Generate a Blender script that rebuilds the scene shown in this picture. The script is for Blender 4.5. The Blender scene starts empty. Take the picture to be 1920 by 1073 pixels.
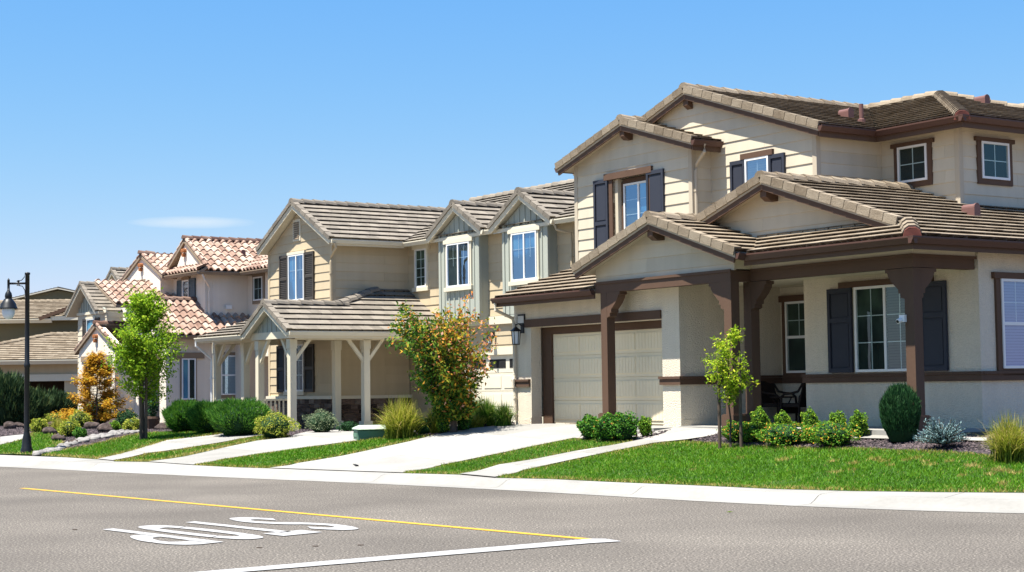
import bpy, math, random
import numpy as np
from mathutils import Vector, Matrix
R = math.radians
rng = random.Random(7)
sc = bpy.context.scene
COL = sc.collection
# ------------------------------------------------------------------ camera
CF, CP, CR, CH = 3074.29, 0.060755, 0.013652, 1.8
cd = bpy.data.cameras.new('camera'); cam = bpy.data.objects.new('camera', cd); COL.objects.link(cam)
cd.sensor_width = 36; cd.lens = CF / 1920 * 36; cd.clip_start = .1; cd.clip_end = 3000
cam.matrix_world = Matrix.Translation((0, 0, CH)) @ Matrix.Rotation(math.pi / 2 + CP, 4, 'X') @ Matrix.Rotation(-CR, 4, 'Z')
sc.camera = cam
# ------------------------------------------------------------------ sun and sky
HA = .5932
_l = Vector((.10, 1, -2.85)).normalized()                    # sun ray in the frame of the nearest house
sd = Vector((_l.x * math.sin(HA) + _l.y * math.cos(HA), -_l.x * math.cos(HA) + _l.y * math.sin(HA), _l.z))
ld = bpy.data.lights.new('sun', 'SUN'); sun = bpy.data.objects.new('sun', ld); COL.objects.link(sun)
ld.energy = 5.0; ld.angle = R(.53); ld.color = (1, .955, .87)
sun.rotation_euler = sd.to_track_quat('-Z', 'Y').to_euler()
world = bpy.data.worlds.new('World'); sc.world = world; world.use_nodes = True
wt = world.node_tree; wn = wt.nodes; wn.clear()
def N(t, k, **a):
    n = t.nodes.new(k)
    for x, y in a.items(): setattr(n, x, y)
    return n
sky = N(wt, 'ShaderNodeTexSky', sky_type='NISHITA', sun_disc=False)
sky.sun_elevation = math.asin(-sd.z); sky.sun_rotation = math.atan2(-sd.x, -sd.y)
sky.air_density = 1.0; sky.dust_density = .35; sky.ozone_density = 2.2
hsv = N(wt, 'ShaderNodeHueSaturation'); hsv.inputs['Saturation'].default_value = 1.0
wt.links.new(sky.outputs[0], hsv.inputs['Color'])
spl = N(wt, 'ShaderNodeSeparateColor'); cmbc = N(wt, 'ShaderNodeCombineColor'); SKY_TONE = ((.270, 1.41), (.790, .754), (3.2, .10))   # camera response: deeper blue
# a small lens of cirrus low in the sky
tc = N(wt, 'ShaderNodeTexCoord'); sep = N(wt, 'ShaderNodeSeparateXYZ'); wt.links.new(tc.outputs['Generated'], sep.inputs[0])
def mth(t, op, a, b=None, c=None):
    n = N(t, 'ShaderNodeMath', operation=op)
    for i, q in enumerate((a, b, c)):
        if q is None: continue
        if isinstance(q, (int, float)): n.inputs[i].default_value = q
        else: t.links.new(q, n.inputs[i])
    return n.outputs[0]
wt.links.new(hsv.outputs[0], spl.inputs[0])
for i_, (a_, g_) in enumerate(SKY_TONE): wt.links.new(mth(wt, 'MULTIPLY', mth(wt, 'POWER', spl.outputs[i_], g_), a_), cmbc.inputs[i_])
az = mth(wt, 'ARCTAN2', sep.outputs[0], sep.outputs[1]); el = mth(wt, 'ARCSINE', sep.outputs[2])
az = mth(wt, 'DIVIDE', mth(wt, 'ADD', az, .1930), .041); el = mth(wt, 'DIVIDE', mth(wt, 'SUBTRACT', el, .1003), .0042)
nz = N(wt, 'ShaderNodeTexNoise'); nz.inputs['Scale'].default_value = 2.2; nz.inputs['Detail'].default_value = 6
cmb = N(wt, 'ShaderNodeCombineXYZ'); wt.links.new(az, cmb.inputs[0]); wt.links.new(mth(wt, 'MULTIPLY', el, .5), cmb.inputs[1]); wt.links.new(cmb.outputs[0], nz.inputs[0])
rr = mth(wt, 'ADD', mth(wt, 'MULTIPLY', az, az), mth(wt, 'MULTIPLY', el, el))
mk = mth(wt, 'SUBTRACT', 1.15, mth(wt, 'ADD', rr, mth(wt, 'MULTIPLY', nz.outputs[0], .5)))
cl = N(wt, 'ShaderNodeClamp'); wt.links.new(mk, cl.inputs[0])
mx = N(wt, 'ShaderNodeMixRGB'); wt.links.new(mth(wt, 'MULTIPLY', cl.outputs[0], .75), mx.inputs[0]); wt.links.new(cmbc.outputs[0], mx.inputs[1]); mx.inputs[2].default_value = (3.05, 3.5, 3.9, 1)
bg = N(wt, 'ShaderNodeBackground'); bg.inputs[1].default_value = .09
wo = N(wt, 'ShaderNodeOutputWorld'); wt.links.new(mx.outputs[0], bg.inputs[0]); wt.links.new(bg.outputs[0], wo.inputs[0])
sc.view_settings.view_transform = 'Standard'; sc.view_settings.look = 'None'; sc.view_settings.gamma = 1
sc.view_settings.use_curve_mapping = False; sc.view_settings.exposure = 1.5

# ------------------------------------------------------------------ materials
def srgb(*c): return tuple(((x / 255) / 12.92 if x / 255 <= .04045 else ((x / 255 + .055) / 1.055) ** 2.4) for x in c)
LEAF_K = {}
def M(name, ramp, wr=0.0, wn=0.0, ns=3.0, nd=5, rough=.85, spec=.25, bump=0, bs=60, bd=.02, trans=0, wn2=0, ns2=.3, stretch=None, streak=0):
    m = bpy.data.materials.new(name); m.use_nodes = True; t = m.node_tree; t.nodes.clear()
    if isinstance(ramp[0], (int, float)): ramp = [(0, tuple(x * .82 for x in ramp)), (1, tuple(min(1, x * 1.18) for x in ramp))]
    cr = N(t, 'ShaderNodeValToRGB'); e = cr.color_ramp.elements; kf = LEAF_K.get(name, 1) * .707; ramp = [(p_, tuple(min(.9, x * kf) for x in c_)) for p_, c_ in ramp]
    while len(e) < len(ramp): e.new(.5)
    for i, (p, c) in enumerate(ramp): e[i].position = p; e[i].color = (*c, 1)
    co = N(t, 'ShaderNodeTexCoord').outputs['Object']
    if stretch:
        mp = N(t, 'ShaderNodeMapping'); mp.inputs['Scale'].default_value = stretch; t.links.new(co, mp.inputs[0]); co = mp.outputs[0]
    f = .5
    def add(f, sock, w): return mth(t, 'ADD', f, mth(t, 'MULTIPLY', mth(t, 'SUBTRACT', sock, .5), w))
    if wr:
        a = N(t, 'ShaderNodeAttribute', attribute_name='rnd'); f = add(f, a.outputs['Fac'], wr)
    for w, s_ in ((wn, ns), (wn2, ns2)):
        if w:
            n = N(t, 'ShaderNodeTexNoise'); n.inputs['Scale'].default_value = s_; n.inputs['Detail'].default_value = nd; t.links.new(co, n.inputs[0]); f = add(f, n.outputs[0], w)
    if streak:
        mp2 = N(t, 'ShaderNodeMapping'); mp2.inputs['Scale'].default_value = (3.5, 3.5, .22); t.links.new(N(t, 'ShaderNodeTexCoord').outputs['Object'], mp2.inputs[0])
        n = N(t, 'ShaderNodeTexNoise'); n.inputs['Scale'].default_value = 1.0; n.inputs['Detail'].default_value = 7; t.links.new(mp2.outputs[0], n.inputs[0]); f = add(f, n.outputs[0], streak)
    if isinstance(f, float): cr.inputs[0].default_value = f
    else: t.links.new(f, cr.inputs[0])
    p = N(t, 'ShaderNodeBsdfPrincipled'); p.inputs['Roughness'].default_value = rough; p.inputs['Specular IOR Level'].default_value = spec
    t.links.new(cr.outputs[0], p.inputs['Base Color'])
    if bump:
        n = N(t, 'ShaderNodeTexNoise'); n.inputs['Scale'].default_value = bs; n.inputs['Detail'].default_value = 3; t.links.new(co, n.inputs[0])
        b = N(t, 'ShaderNodeBump'); b.inputs['Strength'].default_value = bump; b.inputs['Distance'].default_value = bd; t.links.new(n.outputs[0], b.inputs['Height']); t.links.new(b.outputs[0], p.inputs['Normal'])
    o = N(t, 'ShaderNodeOutputMaterial'); s = p.outputs[0]
    if trans:
        tr = N(t, 'ShaderNodeBsdfTranslucent'); t.links.new(cr.outputs[0], tr.inputs[0]); ms = N(t, 'ShaderNodeMixShader'); ms.inputs[0].default_value = trans
        t.links.new(s, ms.inputs[1]); t.links.new(tr.outputs[0], ms.inputs[2]); s = ms.outputs[0]
    t.links.new(s, o.inputs[0]); return m
def glass(name, g, tint=(.8, .9, 1), rough=.015, tr=(.75, .85, .85)):
    m = bpy.data.materials.new(name); m.use_nodes = True; t = m.node_tree; t.nodes.clear()
    a = N(t, 'ShaderNodeBsdfTransparent'); a.inputs[0].default_value = (*tr, 1)
    b = N(t, 'ShaderNodeBsdfGlossy'); b.inputs[0].default_value = (*tint, 1); b.inputs['Roughness'].default_value = rough
    co = N(t, 'ShaderNodeTexCoord'); n = N(t, 'ShaderNodeTexNoise'); n.inputs['Scale'].default_value = 1.3; t.links.new(co.outputs['Object'], n.inputs[0])
    bp = N(t, 'ShaderNodeBump'); bp.inputs['Strength'].default_value = .25; bp.inputs['Distance'].default_value = .01; t.links.new(n.outputs[0], bp.inputs['Height']); t.links.new(bp.outputs[0], b.inputs['Normal'])
    ms = N(t, 'ShaderNodeMixShader'); ms.inputs[0].default_value = g; t.links.new(a.outputs[0], ms.inputs[1]); t.links.new(b.outputs[0], ms.inputs[2])
    o = N(t, 'ShaderNodeOutputMaterial'); t.links.new(ms.outputs[0], o.inputs[0]); return m
def two(a, b): return [(0, a), (1, b)]
LEAF_K = dict(young_leaf=1.9, lime_leaf=1.75, golden_leaf=1.5, asphalt=1.0, autumn_leaf=1.7, shrub_leaf=1.5, boxwood_leaf=2.0, flowering_leaf=1.8, bush_leaf=1.65, blue_spruce=1.6, pale_stucco=1.38, pinkish_stucco=1.38, beige_door=1.5, cream_siding=1.15, tan_siding=1.12, brown_wood=1.25, brown_gutter=1.15, navy_shutter=1.3, cream_trim=1.2, cream_post=1.2, white_vinyl=1.25, corner_board=1.1, flat_tile=.88, river_rock=1.05, pale_bloom=1.3, concrete=1.0, cream_garage_door=1.2, dark_wicker=1.2, sage_batten=1.1, charcoal_shutter=1.3, slate_shutter=1.3, taupe_trim=1.2, dim_slats=1.3, bluish_slats=1.3, blind_slats=1.3, dark_hedge_leaf=1.3, frosted_globe=1.3, ornamental_blade=1.25, green_blade=1.4, gold_green_leaf=1.6, grass_blade=1.05, lawn_base=1.0, juniper_leaf=1.2, sage_leaf=1.3)
MT = dict(
 asphalt=M('asphalt', [(0, (.04, .035, .029)), (.42, (.129, .115, .099)), (.60, (.164, .147, .128)), (.75, (.26, .23, .19)), (1, (.52, .47, .40))], wn=2.0, ns=38, nd=3, wn2=.42, ns2=.30, rough=.95, spec=.1, bump=.4, bs=60, bd=.02),
 concrete=M('concrete', two((.27, .26, .235), (.43, .415, .385)), wr=.6, wn=.9, ns=1.3, nd=9, wn2=.5, ns2=14, rough=.9, spec=.1, bump=.15, bs=80),
 joint=M('joint_dirt', (.16, .15, .13)),
 soil=M('soil', (.12, .09, .06), wn=1, ns=4, bump=.6, bs=20),
 mulch=M('mulch', [(0, (.012, .010, .012)), (.5, (.06, .045, .05)), (1, (.16, .12, .12))], wr=1, wn=.4, ns=20),
 lawn=M('lawn_base', two((.02, .05, .008), (.06, .12, .015)), wn=1, ns=6),
 grass=M('grass_blade', [(0, (.04, .125, .003)), (.42, (.100, .285, .006)), (.72, (.22, .41, .016)), (.86, (.30, .30, .04)), (1, (.58, .44, .15))], wr=1.0, wn2=.35, ns2=.6, trans=.35, rough=.6),
 siding=M('cream_siding', (.63, .555, .42), streak=.7, wr=.35, wn=.25, ns=2, wn2=.2, ns2=30, rough=.75, bump=.08, bs=40),
 siding_tan=M('tan_siding', (.58, .47, .31), streak=.7, wr=.35, wn=.25, ns=2, rough=.75, bump=.08, bs=40),
 batten=M('sage_batten', (.44, .46, .39), streak=.7, wr=.2, wn=.2, ns=3, rough=.8),
 cornerb=M('corner_board', (.56, .48, .36), wn=.2, ns=3),
 stucco=M('pale_stucco', (.66, .585, .46), streak=.7, wn=.35, ns=2.5, wn2=.75, ns2=30, nd=6, bump=.9, bs=44, bd=.03, rough=.95, spec=.1),
 stucco_pink=M('pinkish_stucco', (.74, .65, .54), streak=.7, wn=.3, ns=2, bump=.6, bs=40, bd=.03, rough=.95, spec=.1),
 stucco_olive=M('olive_stucco', (.21, .175, .095), wn=.3, ns=2, bump=.4, bs=40),
 brown=M('brown_wood', (.105, .060, .038), streak=.7, wr=.3, wn=.5, ns=3, stretch=(1, 1, .3), rough=.7, bump=.2, bs=50),
 brown_dk=M('brown_gutter', (.10, .05, .036), wn=.3, ns=2, rough=.5),
 cream=M('cream_trim', (.72, .65, .50), wr=.2, wn=.3, ns=3, rough=.65),
 creampost=M('cream_post', (.72, .645, .48), streak=.7, wr=.2, wn=.35, ns=3, rough=.65),
 taupe=M('taupe_trim', (.28, .21, .145), wn=.3, ns=3),
 white=M('white_vinyl', (.80, .80, .78), wn=.1, ns=3, rough=.4, spec=.4),
 shut=M('navy_shutter', (.032, .036, .050), wn=.4, ns=6, rough=.6),
 shut_g=M('charcoal_shutter', (.050, .043, .036), wn=.3, ns=6, rough=.6),
 shut_b=M('slate_shutter', (.075, .105, .125), wn=.3, ns=6, rough=.6),
 gdoor=M('beige_door', (.74, .63, .44), streak=.25, wn=.25, ns=1.5, rough=.6, bump=.05, bs=70),
 gdoor_w=M('cream_garage_door', (.72, .66, .52), wn=.2, ns=1.5, rough=.6),
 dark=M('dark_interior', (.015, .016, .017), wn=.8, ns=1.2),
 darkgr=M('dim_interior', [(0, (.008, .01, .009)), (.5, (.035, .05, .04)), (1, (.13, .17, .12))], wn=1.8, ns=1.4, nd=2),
 blind_dk=M('dim_slats', (.13, .15, .14), wn=.3, ns=3),
 blind_bl=M('bluish_slats', (.34, .37, .52), wn=.2, ns=3),
 blind=M('blind_slats', (.55, .53, .47), wn=.2, ns=3),
 reflection_panel=M('painted_reflection', [(0, (.01, .03, .04)), (.4, (.04, .12, .16)), (.55, (.10, .30, .55)), (1, (.30, .62, .75))], wn=2.2, ns=1.1, nd=1),  # teal to blue blotches paint window reflections into the colour
 glassF=glass('front_glass', .42, (.42, .64, .95)),
 glassD=glass('side_glass', .07, (.7, .95, 1)), glassR=glass('blue_side_glass', .22, (.5, .65, 1)),
 tileA=M('flat_tile', [(0, (.11, .085, .06)), (.3, (.25, .195, .135)), (.6, (.38, .31, .225)), (1, (.52, .44, .33))], wr=.35, wn=.55, ns=4, nd=8, wn2=.35, ns2=22, rough=.95, spec=.1, bump=.5, bs=50, bd=.02),
 tileB=M('grey_tile', [(0, (.08, .07, .058)), (.35, (.20, .175, .143)), (.65, (.30, .262, .212)), (1, (.42, .375, .31))], wr=.30, wn=.5, ns=4, nd=8, wn2=.3, ns2=22, rough=.95, spec=.1, bump=.5, bs=50, bd=.02),
 tileS=M('barrel_tile', [(0, (.19, .11, .085)), (.3, (.34, .225, .17)), (.6, (.48, .345, .27)), (1, (.60, .48, .39))], wr=.8, wn=.4, ns=4, rough=.9, spec=.1),
 capS=M('barrel_cap', [(0, (.11, .06, .05)), (.5, (.21, .13, .10)), (1, (.32, .22, .17))], wr=.9, wn=.4, ns=4, rough=.9, spec=.1),
 redcap=M('red_mortar', (.30, .10, .07), wn=.4, ns=5),
 terra=M('terracotta', (.42, .16, .06), wn=.4, ns=6),
 vent=M('vent_paint', (.20, .10, .085), wn=.3, ns=5, rough=.5),
 black=M('black_metal', (.007, .008, .010), wn=.3, ns=5, rough=.45, spec=.35),
 bronze=M('dark_bronze', (.05, .035, .03), wn=.3, ns=8, rough=.4),
 globe=M('frosted_globe', (.62, .68, .72), wn=.3, ns=6, rough=.25, spec=.5),
 lens=M('pale_lens', (.75, .75, .72), wn=.2, ns=6, rough=.3),
 stone=M('ledge_stone', [(0, (.035, .024, .02)), (.4, (.12, .075, .055)), (.7, (.20, .135, .10)), (1, (.30, .24, .19))], wr=.9, wn=.5, ns=9, bump=.8, bs=25, bd=.03),
 utility=M('green_utility', (.12, .26, .17), wn=.3, ns=3, rough=.5), utility_top=M('pale_green_lid', (.45, .55, .42), wn=.3, ns=3, rough=.6),
 yellow=M('yellow_paint', (.62, .36, .035), wn=.6, ns=9, nd=8, rough=.8), whitep=M('white_road_paint', two((.30, .29, .27), (.52, .52, .52)), wn=1.1, ns=9, nd=9, wn2=.4, ns2=.8, rough=.8),
 bark=M('bark', (.10, .075, .055), wr=.3, wn=.6, ns=8, bump=.6, bs=25), stake=M('stake_wood', (.12, .085, .06), wn=.6, ns=4, stretch=(8, 8, .8)),
 wicker=M('dark_wicker', (.03, .02, .016), wn=.6, ns=30, bump=.5, bs=60),
 rock=M('river_rock', two((.09, .085, .085), (.33, .31, .29)), wr=.9, wn=.5, ns=3), boulder=M('boulder', [(0, (.02, .013, .011)), (.45, (.065, .045, .038)), (.7, (.14, .10, .085)), (1, (.26, .2, .17))], wn=1.6, ns=5, nd=8, bump=.8, bs=8, bd=.05),
 pot=M('pot_glaze', (.10, .06, .04), wn=.4, ns=4),
 jun=M('juniper_leaf', [(0, (.006, .03, .008)), (.6, (.02, .085, .022)), (1, (.05, .15, .04))], wr=1, trans=.15),
 hedge=M('dark_hedge_leaf', [(0, (.012, .03, .010)), (.6, (.035, .075, .025)), (1, (.13, .17, .05))], wr=1, trans=.15),
 box=M('boxwood_leaf', [(0, (.02, .07, .006)), (.5, (.08, .18, .012)), (1, (.26, .32, .03))], wr=1, trans=.3),
 shrub=M('shrub_leaf', [(0, (.012, .06, .008)), (.5, (.05, .16, .018)), (1, (.13, .27, .03))], wr=1, trans=.3),
 flower=M('flowering_leaf', [(0, (.015, .065, .006)), (.45, (.06, .17, .012)), (.78, (.16, .26, .02)), (.84, (.62, .36, .04)), (1, (.62, .22, .05))], wr=1, trans=.3),
 rose=M('bush_leaf', [(0, (.01, .05, .006)), (.6, (.045, .15, .012)), (.93, (.13, .25, .02)), (.95, (.5, .42, .05)), (1, (.5, .07, .04))], wr=1, trans=.3),
 lime=M('lime_leaf', [(0, (.04, .10, .004)), (.5, (.15, .27, .010)), (1, (.38, .46, .03))], wr=1, trans=.4),
 limeb=M('young_leaf', [(0, (.06, .12, .006)), (.5, (.20, .30, .012)), (1, (.5, .5, .04))], wr=1, trans=.4),
 gold=M('golden_leaf', [(0, (.16, .07, .008)), (.35, (.40, .20, .015)), (.75, (.56, .34, .03)), (1, (.40, .42, .04))], wr=1, trans=.4),
 myrtle=M('autumn_leaf', [(0, (.014, .055, .006)), (.34, (.05, .13, .012)), (.5, (.17, .22, .02)), (.62, (.40, .25, .02)), (.74, (.45, .15, .025)), (.86, (.48, .20, .12)), (1, (.62, .36, .27))], wr=1, trans=.35),
 bluesp=M('blue_spruce', [(0, (.03, .07, .07)), (.5, (.11, .19, .19)), (1, (.30, .42, .42))], wr=1, trans=.1),
 sagel=M('sage_leaf', [(0, (.05, .08, .05)), (.5, (.15, .20, .11)), (1, (.34, .38, .20))], wr=1, trans=.3),
 variety=M('gold_green_leaf', [(0, (.05, .10, .01)), (.5, (.22, .28, .03)), (1, (.58, .50, .09))], wr=1, trans=.35),
 blade=M('ornamental_blade', [(0, (.06, .11, .012)), (.4, (.22, .28, .025)), (.75, (.42, .40, .05)), (1, (.58, .44, .18))], wr=1, trans=.4),
 bladeg=M('green_blade', [(0, (.03, .09, .008)), (.6, (.10, .22, .02)), (1, (.35, .36, .10))], wr=1, trans=.4),
 petal=M('pale_bloom', [(0, (.35, .22, .2)), (1, (.72, .6, .55))], wr=1, trans=.3),
 shadowdoor=M('shade_brown_door', (.045, .03, .02), wn=.3, ns=2),  # shade over the far garage door is put into this dark colour
)
# ------------------------------------------------------------------ mesh helpers
V3 = Vector
class MB:
    def __init__(s): s.v = []; s.f = []; s.r = []; s.c = [0]; s.k = []
    def face(s, pts, r=None):
        b = len(s.v); s.v += [tuple(p) for p in pts]; s.f.append(tuple(range(b, b + len(pts)))); s.r.append(rng.random() if r is None else r); s.c[0] += 1; s.k.append(s.c[0])
    def mesh(s, vs, fs, r=None):
        b = len(s.v); s.v += [tuple(p) for p in vs]; r = rng.random() if r is None else r
        s.c[0] += 1
        for f in fs: s.f.append(tuple(i + b for i in f)); s.r.append(r); s.k.append(s.c[0])
    def obox(s, O, ex, ey, ez, x0, x1, y0, y1, z0, z1, r=None):
        P = [O + ex * x + ey * y + ez * z for z in (z0, z1) for y in (y0, y1) for x in (x0, x1)]
        s.mesh(P, [(0, 2, 3, 1), (4, 5, 7, 6), (0, 1, 5, 4), (2, 6, 7, 3), (0, 4, 6, 2), (1, 3, 7, 5)], r)
    def box(s, x0, x1, y0, y1, z0, z1, r=None):
        s.obox(V3((0, 0, 0)), V3((1, 0, 0)), V3((0, 1, 0)), V3((0, 0, 1)), x0, x1, y0, y1, z0, z1, r)
    def prism(s, pts, ext, r=None):
        n = len(pts); a = [V3(p) for p in pts]; b = [p + V3(ext) for p in a]
        s.mesh(a + b, [tuple(range(n))[::-1], tuple(range(n, 2 * n))] + [(i, (i + 1) % n, n + (i + 1) % n, n + i) for i in range(n)], r)
    def tube(s, pts, rad, n=8, r=None):
        pts = [V3(p) for p in pts]; vs = []; fs = []
        if not isinstance(rad, (list, tuple)): rad = [rad] * len(pts)
        up = V3((.13, .21, .97))
        for i, p in enumerate(pts):
            d = (pts[min(i + 1, len(pts) - 1)] - pts[max(i - 1, 0)]).normalized()
            a = d.cross(up if abs(d.dot(up)) < .95 else V3((1, 0, 0))).normalized(); b = d.cross(a)
            for k in range(n):
                t = 2 * math.pi * k / n; vs.append(p + (a * math.cos(t) + b * math.sin(t)) * rad[i])
        for i in range(len(pts) - 1):
            for k in range(n): fs.append((i * n + k, i * n + (k + 1) % n, (i + 1) * n + (k + 1) % n, (i + 1) * n + k))
        fs.append(tuple(range(n))); fs.append(tuple(range((len(pts) - 1) * n, len(pts) * n))[::-1])
        s.mesh(vs, fs, r)
    def lathe(s, O, prof, n=20, r=None):
        vs = []; fs = []
        for (rad, z) in prof:
            for k in range(n):
                t = 2 * math.pi * k / n; vs.append((O[0] + rad * math.cos(t), O[1] + rad * math.sin(t), O[2] + z))
        for i in range(len(prof) - 1):
            for k in range(n): fs.append((i * n + k, i * n + (k + 1) % n, (i + 1) * n + (k + 1) % n, (i + 1) * n + k))
        s.mesh(vs, fs, r)
    def pieces(s):
        """far-apart groups of chunks, each to become an object of its own"""
        A = np.array(s.v); ch = []; i = 0; seen = {}
        for fi, f in enumerate(s.f): seen.setdefault(s.k[fi], []).append(fi)
        ks = list(seen); lo = np.array([A[np.unique(np.concatenate([s.f[i] for i in seen[k]]))].min(0) for k in ks]); hi = np.array([A[np.unique(np.concatenate([s.f[i] for i in seen[k]]))].max(0) for k in ks])
        n = len(ks); size = (hi - lo).max(1); lab = -np.ones(n, int); c = 0
        for i in range(n):
            if lab[i] >= 0: continue
            st = [i]; lab[i] = c
            while st:
                j = st.pop(); g = np.maximum(0, np.maximum(lo - hi[j], lo[j] - hi)); near = (np.sqrt((g ** 2).sum(1)) <= np.maximum(.02, .5 * np.maximum(size, size[j]))) & (lab < 0)
                for q in np.nonzero(near)[0]: lab[q] = c; st.append(q)
            c += 1
        out = []
        for q in range(c):
            m = MB()
            for i in np.nonzero(lab == q)[0]:
                fs = [s.f[x] for x in seen[ks[i]]]; ids = sorted({v for f in fs for v in f}); mp = {v: t for t, v in enumerate(ids)}; m.mesh([s.v[v] for v in ids], [tuple(mp[v] for v in f) for f in fs], s.r[seen[ks[i]][0]])
            out.append(m)
        return sorted(out, key=lambda m: -len(m.f))
    def build(s, name, mat, parent=None, smooth=False, bevel=0, split=False):
        if not s.v: return None
        if split:
            P = s.pieces()
            if len(P) > 1: return [p.build(name, mat, parent, smooth, bevel) for p in P][0]
        me = bpy.data.meshes.new(name); me.from_pydata(s.v, [], s.f); me.materials.append(MT[mat])
        at = me.attributes.new('rnd', 'FLOAT', 'FACE'); at.data.foreach_set('value', s.r)
        if smooth: me.polygons.foreach_set('use_smooth', [True] * len(me.polygons))
        o = bpy.data.objects.new(name, me); COL.objects.link(o)
        if parent: o.parent = parent
        if bevel:
            b = o.modifiers.new('b', 'BEVEL'); b.width = bevel; b.segments = 2; b.limit_method = 'ANGLE'
        return o
def tag(o, label, cat, group=None, kind=None):
    o['label'] = label; o['category'] = cat
    if group: o['group'] = group
    if kind: o['kind'] = kind
    return o
def struct(o, kind='structure'): o['kind'] = kind; return o
def empty(name, loc, rz=0):
    o = bpy.data.objects.new(name, None); COL.objects.link(o); o.location = loc; o.rotation_euler = (0, 0, rz); o.empty_display_size = .2; return o
def copy_tree(o, parent=None):
    c = o.copy(); COL.objects.link(c); c.parent = parent
    for ch in list(o.children): copy_tree(ch, c)
    return c
def clip(poly, a, b, c):                                     # keep a*x+b*y >= c
    out = []; n = len(poly)
    for i in range(n):
        p, q = poly[i], poly[(i + 1) % n]; dp = a * p[0] + b * p[1] - c; dq = a * q[0] + b * q[1] - c
        if dp >= 0: out.append(p)
        if (dp >= 0) != (dq >= 0):
            t = dp / (dp - dq); out.append((p[0] + (q[0] - p[0]) * t, p[1] + (q[1] - p[1]) * t))
    return out
def area(p): return abs(sum(p[i][0] * p[(i + 1) % len(p)][1] - p[(i + 1) % len(p)][0] * p[i][1] for i in range(len(p)))) / 2 if len(p) > 2 else 0
def banded(mb, poly, O, S, T, Nn, ex, hlo, hhi, t0=None, split=None, jit=0, gap=0, skirt=.012, nose=0):
    """lay courses (tiles, boards) over a flat polygon given in (s, t)"""
    if len(poly) < 3: return
    tmin = min(p[1] for p in poly); tmax = max(p[1] for p in poly); smin = min(p[0] for p in poly); smax = max(p[0] for p in poly)
    if t0 is None: t0 = tmin
    k = math.floor((tmin - t0) / ex)
    while t0 + k * ex < tmax - 1e-6:
        a = t0 + k * ex; band = clip(clip(poly, 0, 1, a), 0, -1, -(a + ex))
        cols = [band]
        if split and len(band) > 2:
            cols = []; off = smin - (split * .5 if k % 2 else split * rng.random() * .1) ; x = off
            while x < smax:
                cols.append(clip(clip(band, 1, 0, x), -1, 0, -(x + split - gap))); x += split
        for c in cols:
            if area(c) < 1e-4: continue
            j = rng.uniform(0, jit); r = rng.random()
            top = [O + S * p[0] + T * p[1] + Nn * (hlo + (hhi - hlo) * (p[1] - a) / ex + j) for p in c]
            bot = [O + S * p[0] + T * p[1] - Nn * skirt for p in c]; n = len(c)
            if nose:                                       # a thin tile lip with an open gap under it
                fs = [tuple(range(n))]; vs = top + bot
                for i in range(n):
                    q = (i + 1) % n
                    if abs(c[i][1] - a) < 1e-5 and abs(c[q][1] - a) < 1e-5:
                        b0 = len(vs); w = min(.11, ex * .4); vs += [top[i] - Nn * nose, top[q] - Nn * nose, top[i] + T * w - Nn * (nose + .004), top[q] + T * w - Nn * (nose + .004), bot[i] + T * w, bot[q] + T * w]
                        fs += [(i, b0, b0 + 1, q), (b0, b0 + 2, b0 + 3, b0 + 1), (b0 + 2, b0 + 4, b0 + 5, b0 + 3)]
                    else: fs.append((i, n + i, n + q, q))
                mb.mesh(vs, fs, r); continue
            mb.mesh(top + bot, [tuple(range(n))] + [(i, n + i, n + (i + 1) % n, (i + 1) % n) for i in range(n)], r)
        k += 1
# ------------------------------------------------------------------ pixel of the photograph -> point (used to measure the ground plan)
def ray(x, y):
    A = x - 960; B = y - 536.5; c, s = math.cos(CR), math.sin(CR); a = A * c - B * s; b = A * s + B * c
    c, s = math.cos(CP), math.sin(CP); return V3((a, CF * c + b * s, CF * s - b * c))
CURB = [(-60, 92), (-30, 58.5), (-20.6, 48.4), (-12.76, 40.84), (-6.33, 34.65), (-2.72, 31.5), (.32, 28.6), (2.39, 26.2), (4.16, 24.2), (5.79, 22.9), (6.89, 22.3), (9, 21.5), (13, 20.8), (30, 20)]
def resample(P, step):
    out = [V3((*P[0], 0))]
    for a, b in zip(P, P[1:]):
        a = V3((*a, 0)); b = V3((*b, 0)); n = max(1, int((b - a).length / step))
        for i in range(1, n + 1): out.append(a.lerp(b, i / n))
    for _ in range(6):
        out = [out[0]] + [(out[i - 1] + out[i] * 2 + out[i + 1]) / 4 for i in range(1, len(out) - 1)] + [out[-1]]
    return out
CV = resample(CURB, .75); CVN = np.array([(p.x, p.y) for p in CV])
def normal(i):
    d = CV[min(i + 1, len(CV) - 1)] - CV[max(i - 1, 0)]; d.normalize(); return V3((-d.y, d.x, 0))
def sdist(x, y):
    A = CVN[:-1]; B = CVN[1:]; p = np.array((x, y)); d = B - A; t = np.clip(((p - A) * d).sum(1) / (d * d).sum(1), 0, 1); q = A + d * t[:, None]
    e = p - q; L = np.hypot(e[:, 0], e[:, 1]); i = int(L.argmin()); return L[i] * (1 if d[i, 0] * e[i, 1] - d[i, 1] * e[i, 0] > 0 else -1)
def sstep(a, b, x): t = min(1, max(0, (x - a) / (b - a))); return t * t * (3 - 2 * t)
PROF = [(0, 0), (.04, .02), (.12, .05), (.24, .115), (.33, .132), (1.35, .155)]
def terr(x, y):
    s = sdist(x, y)
    if s <= 0: return 0
    if s < 1.35:
        for (a, za), (b, zb) in zip(PROF, PROF[1:]):
            if s <= b: return za + (zb - za) * (s - a) / (b - a)
    q = x * .5591 - y * .8291
    pad = .87 + (.565 - .87) * sstep(-33.7, -36.6, q) if False else .565 + (.865 - .565) * sstep(-36.4, -33.8, q)
    if q < -52: pad = .565 - .03 * sstep(-52, -58, q)
    t = min(1, (s - 1.35) / 5.6); return .155 + (pad - .155) * (t * .75 + .25 * sstep(0, 1, t))
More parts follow.
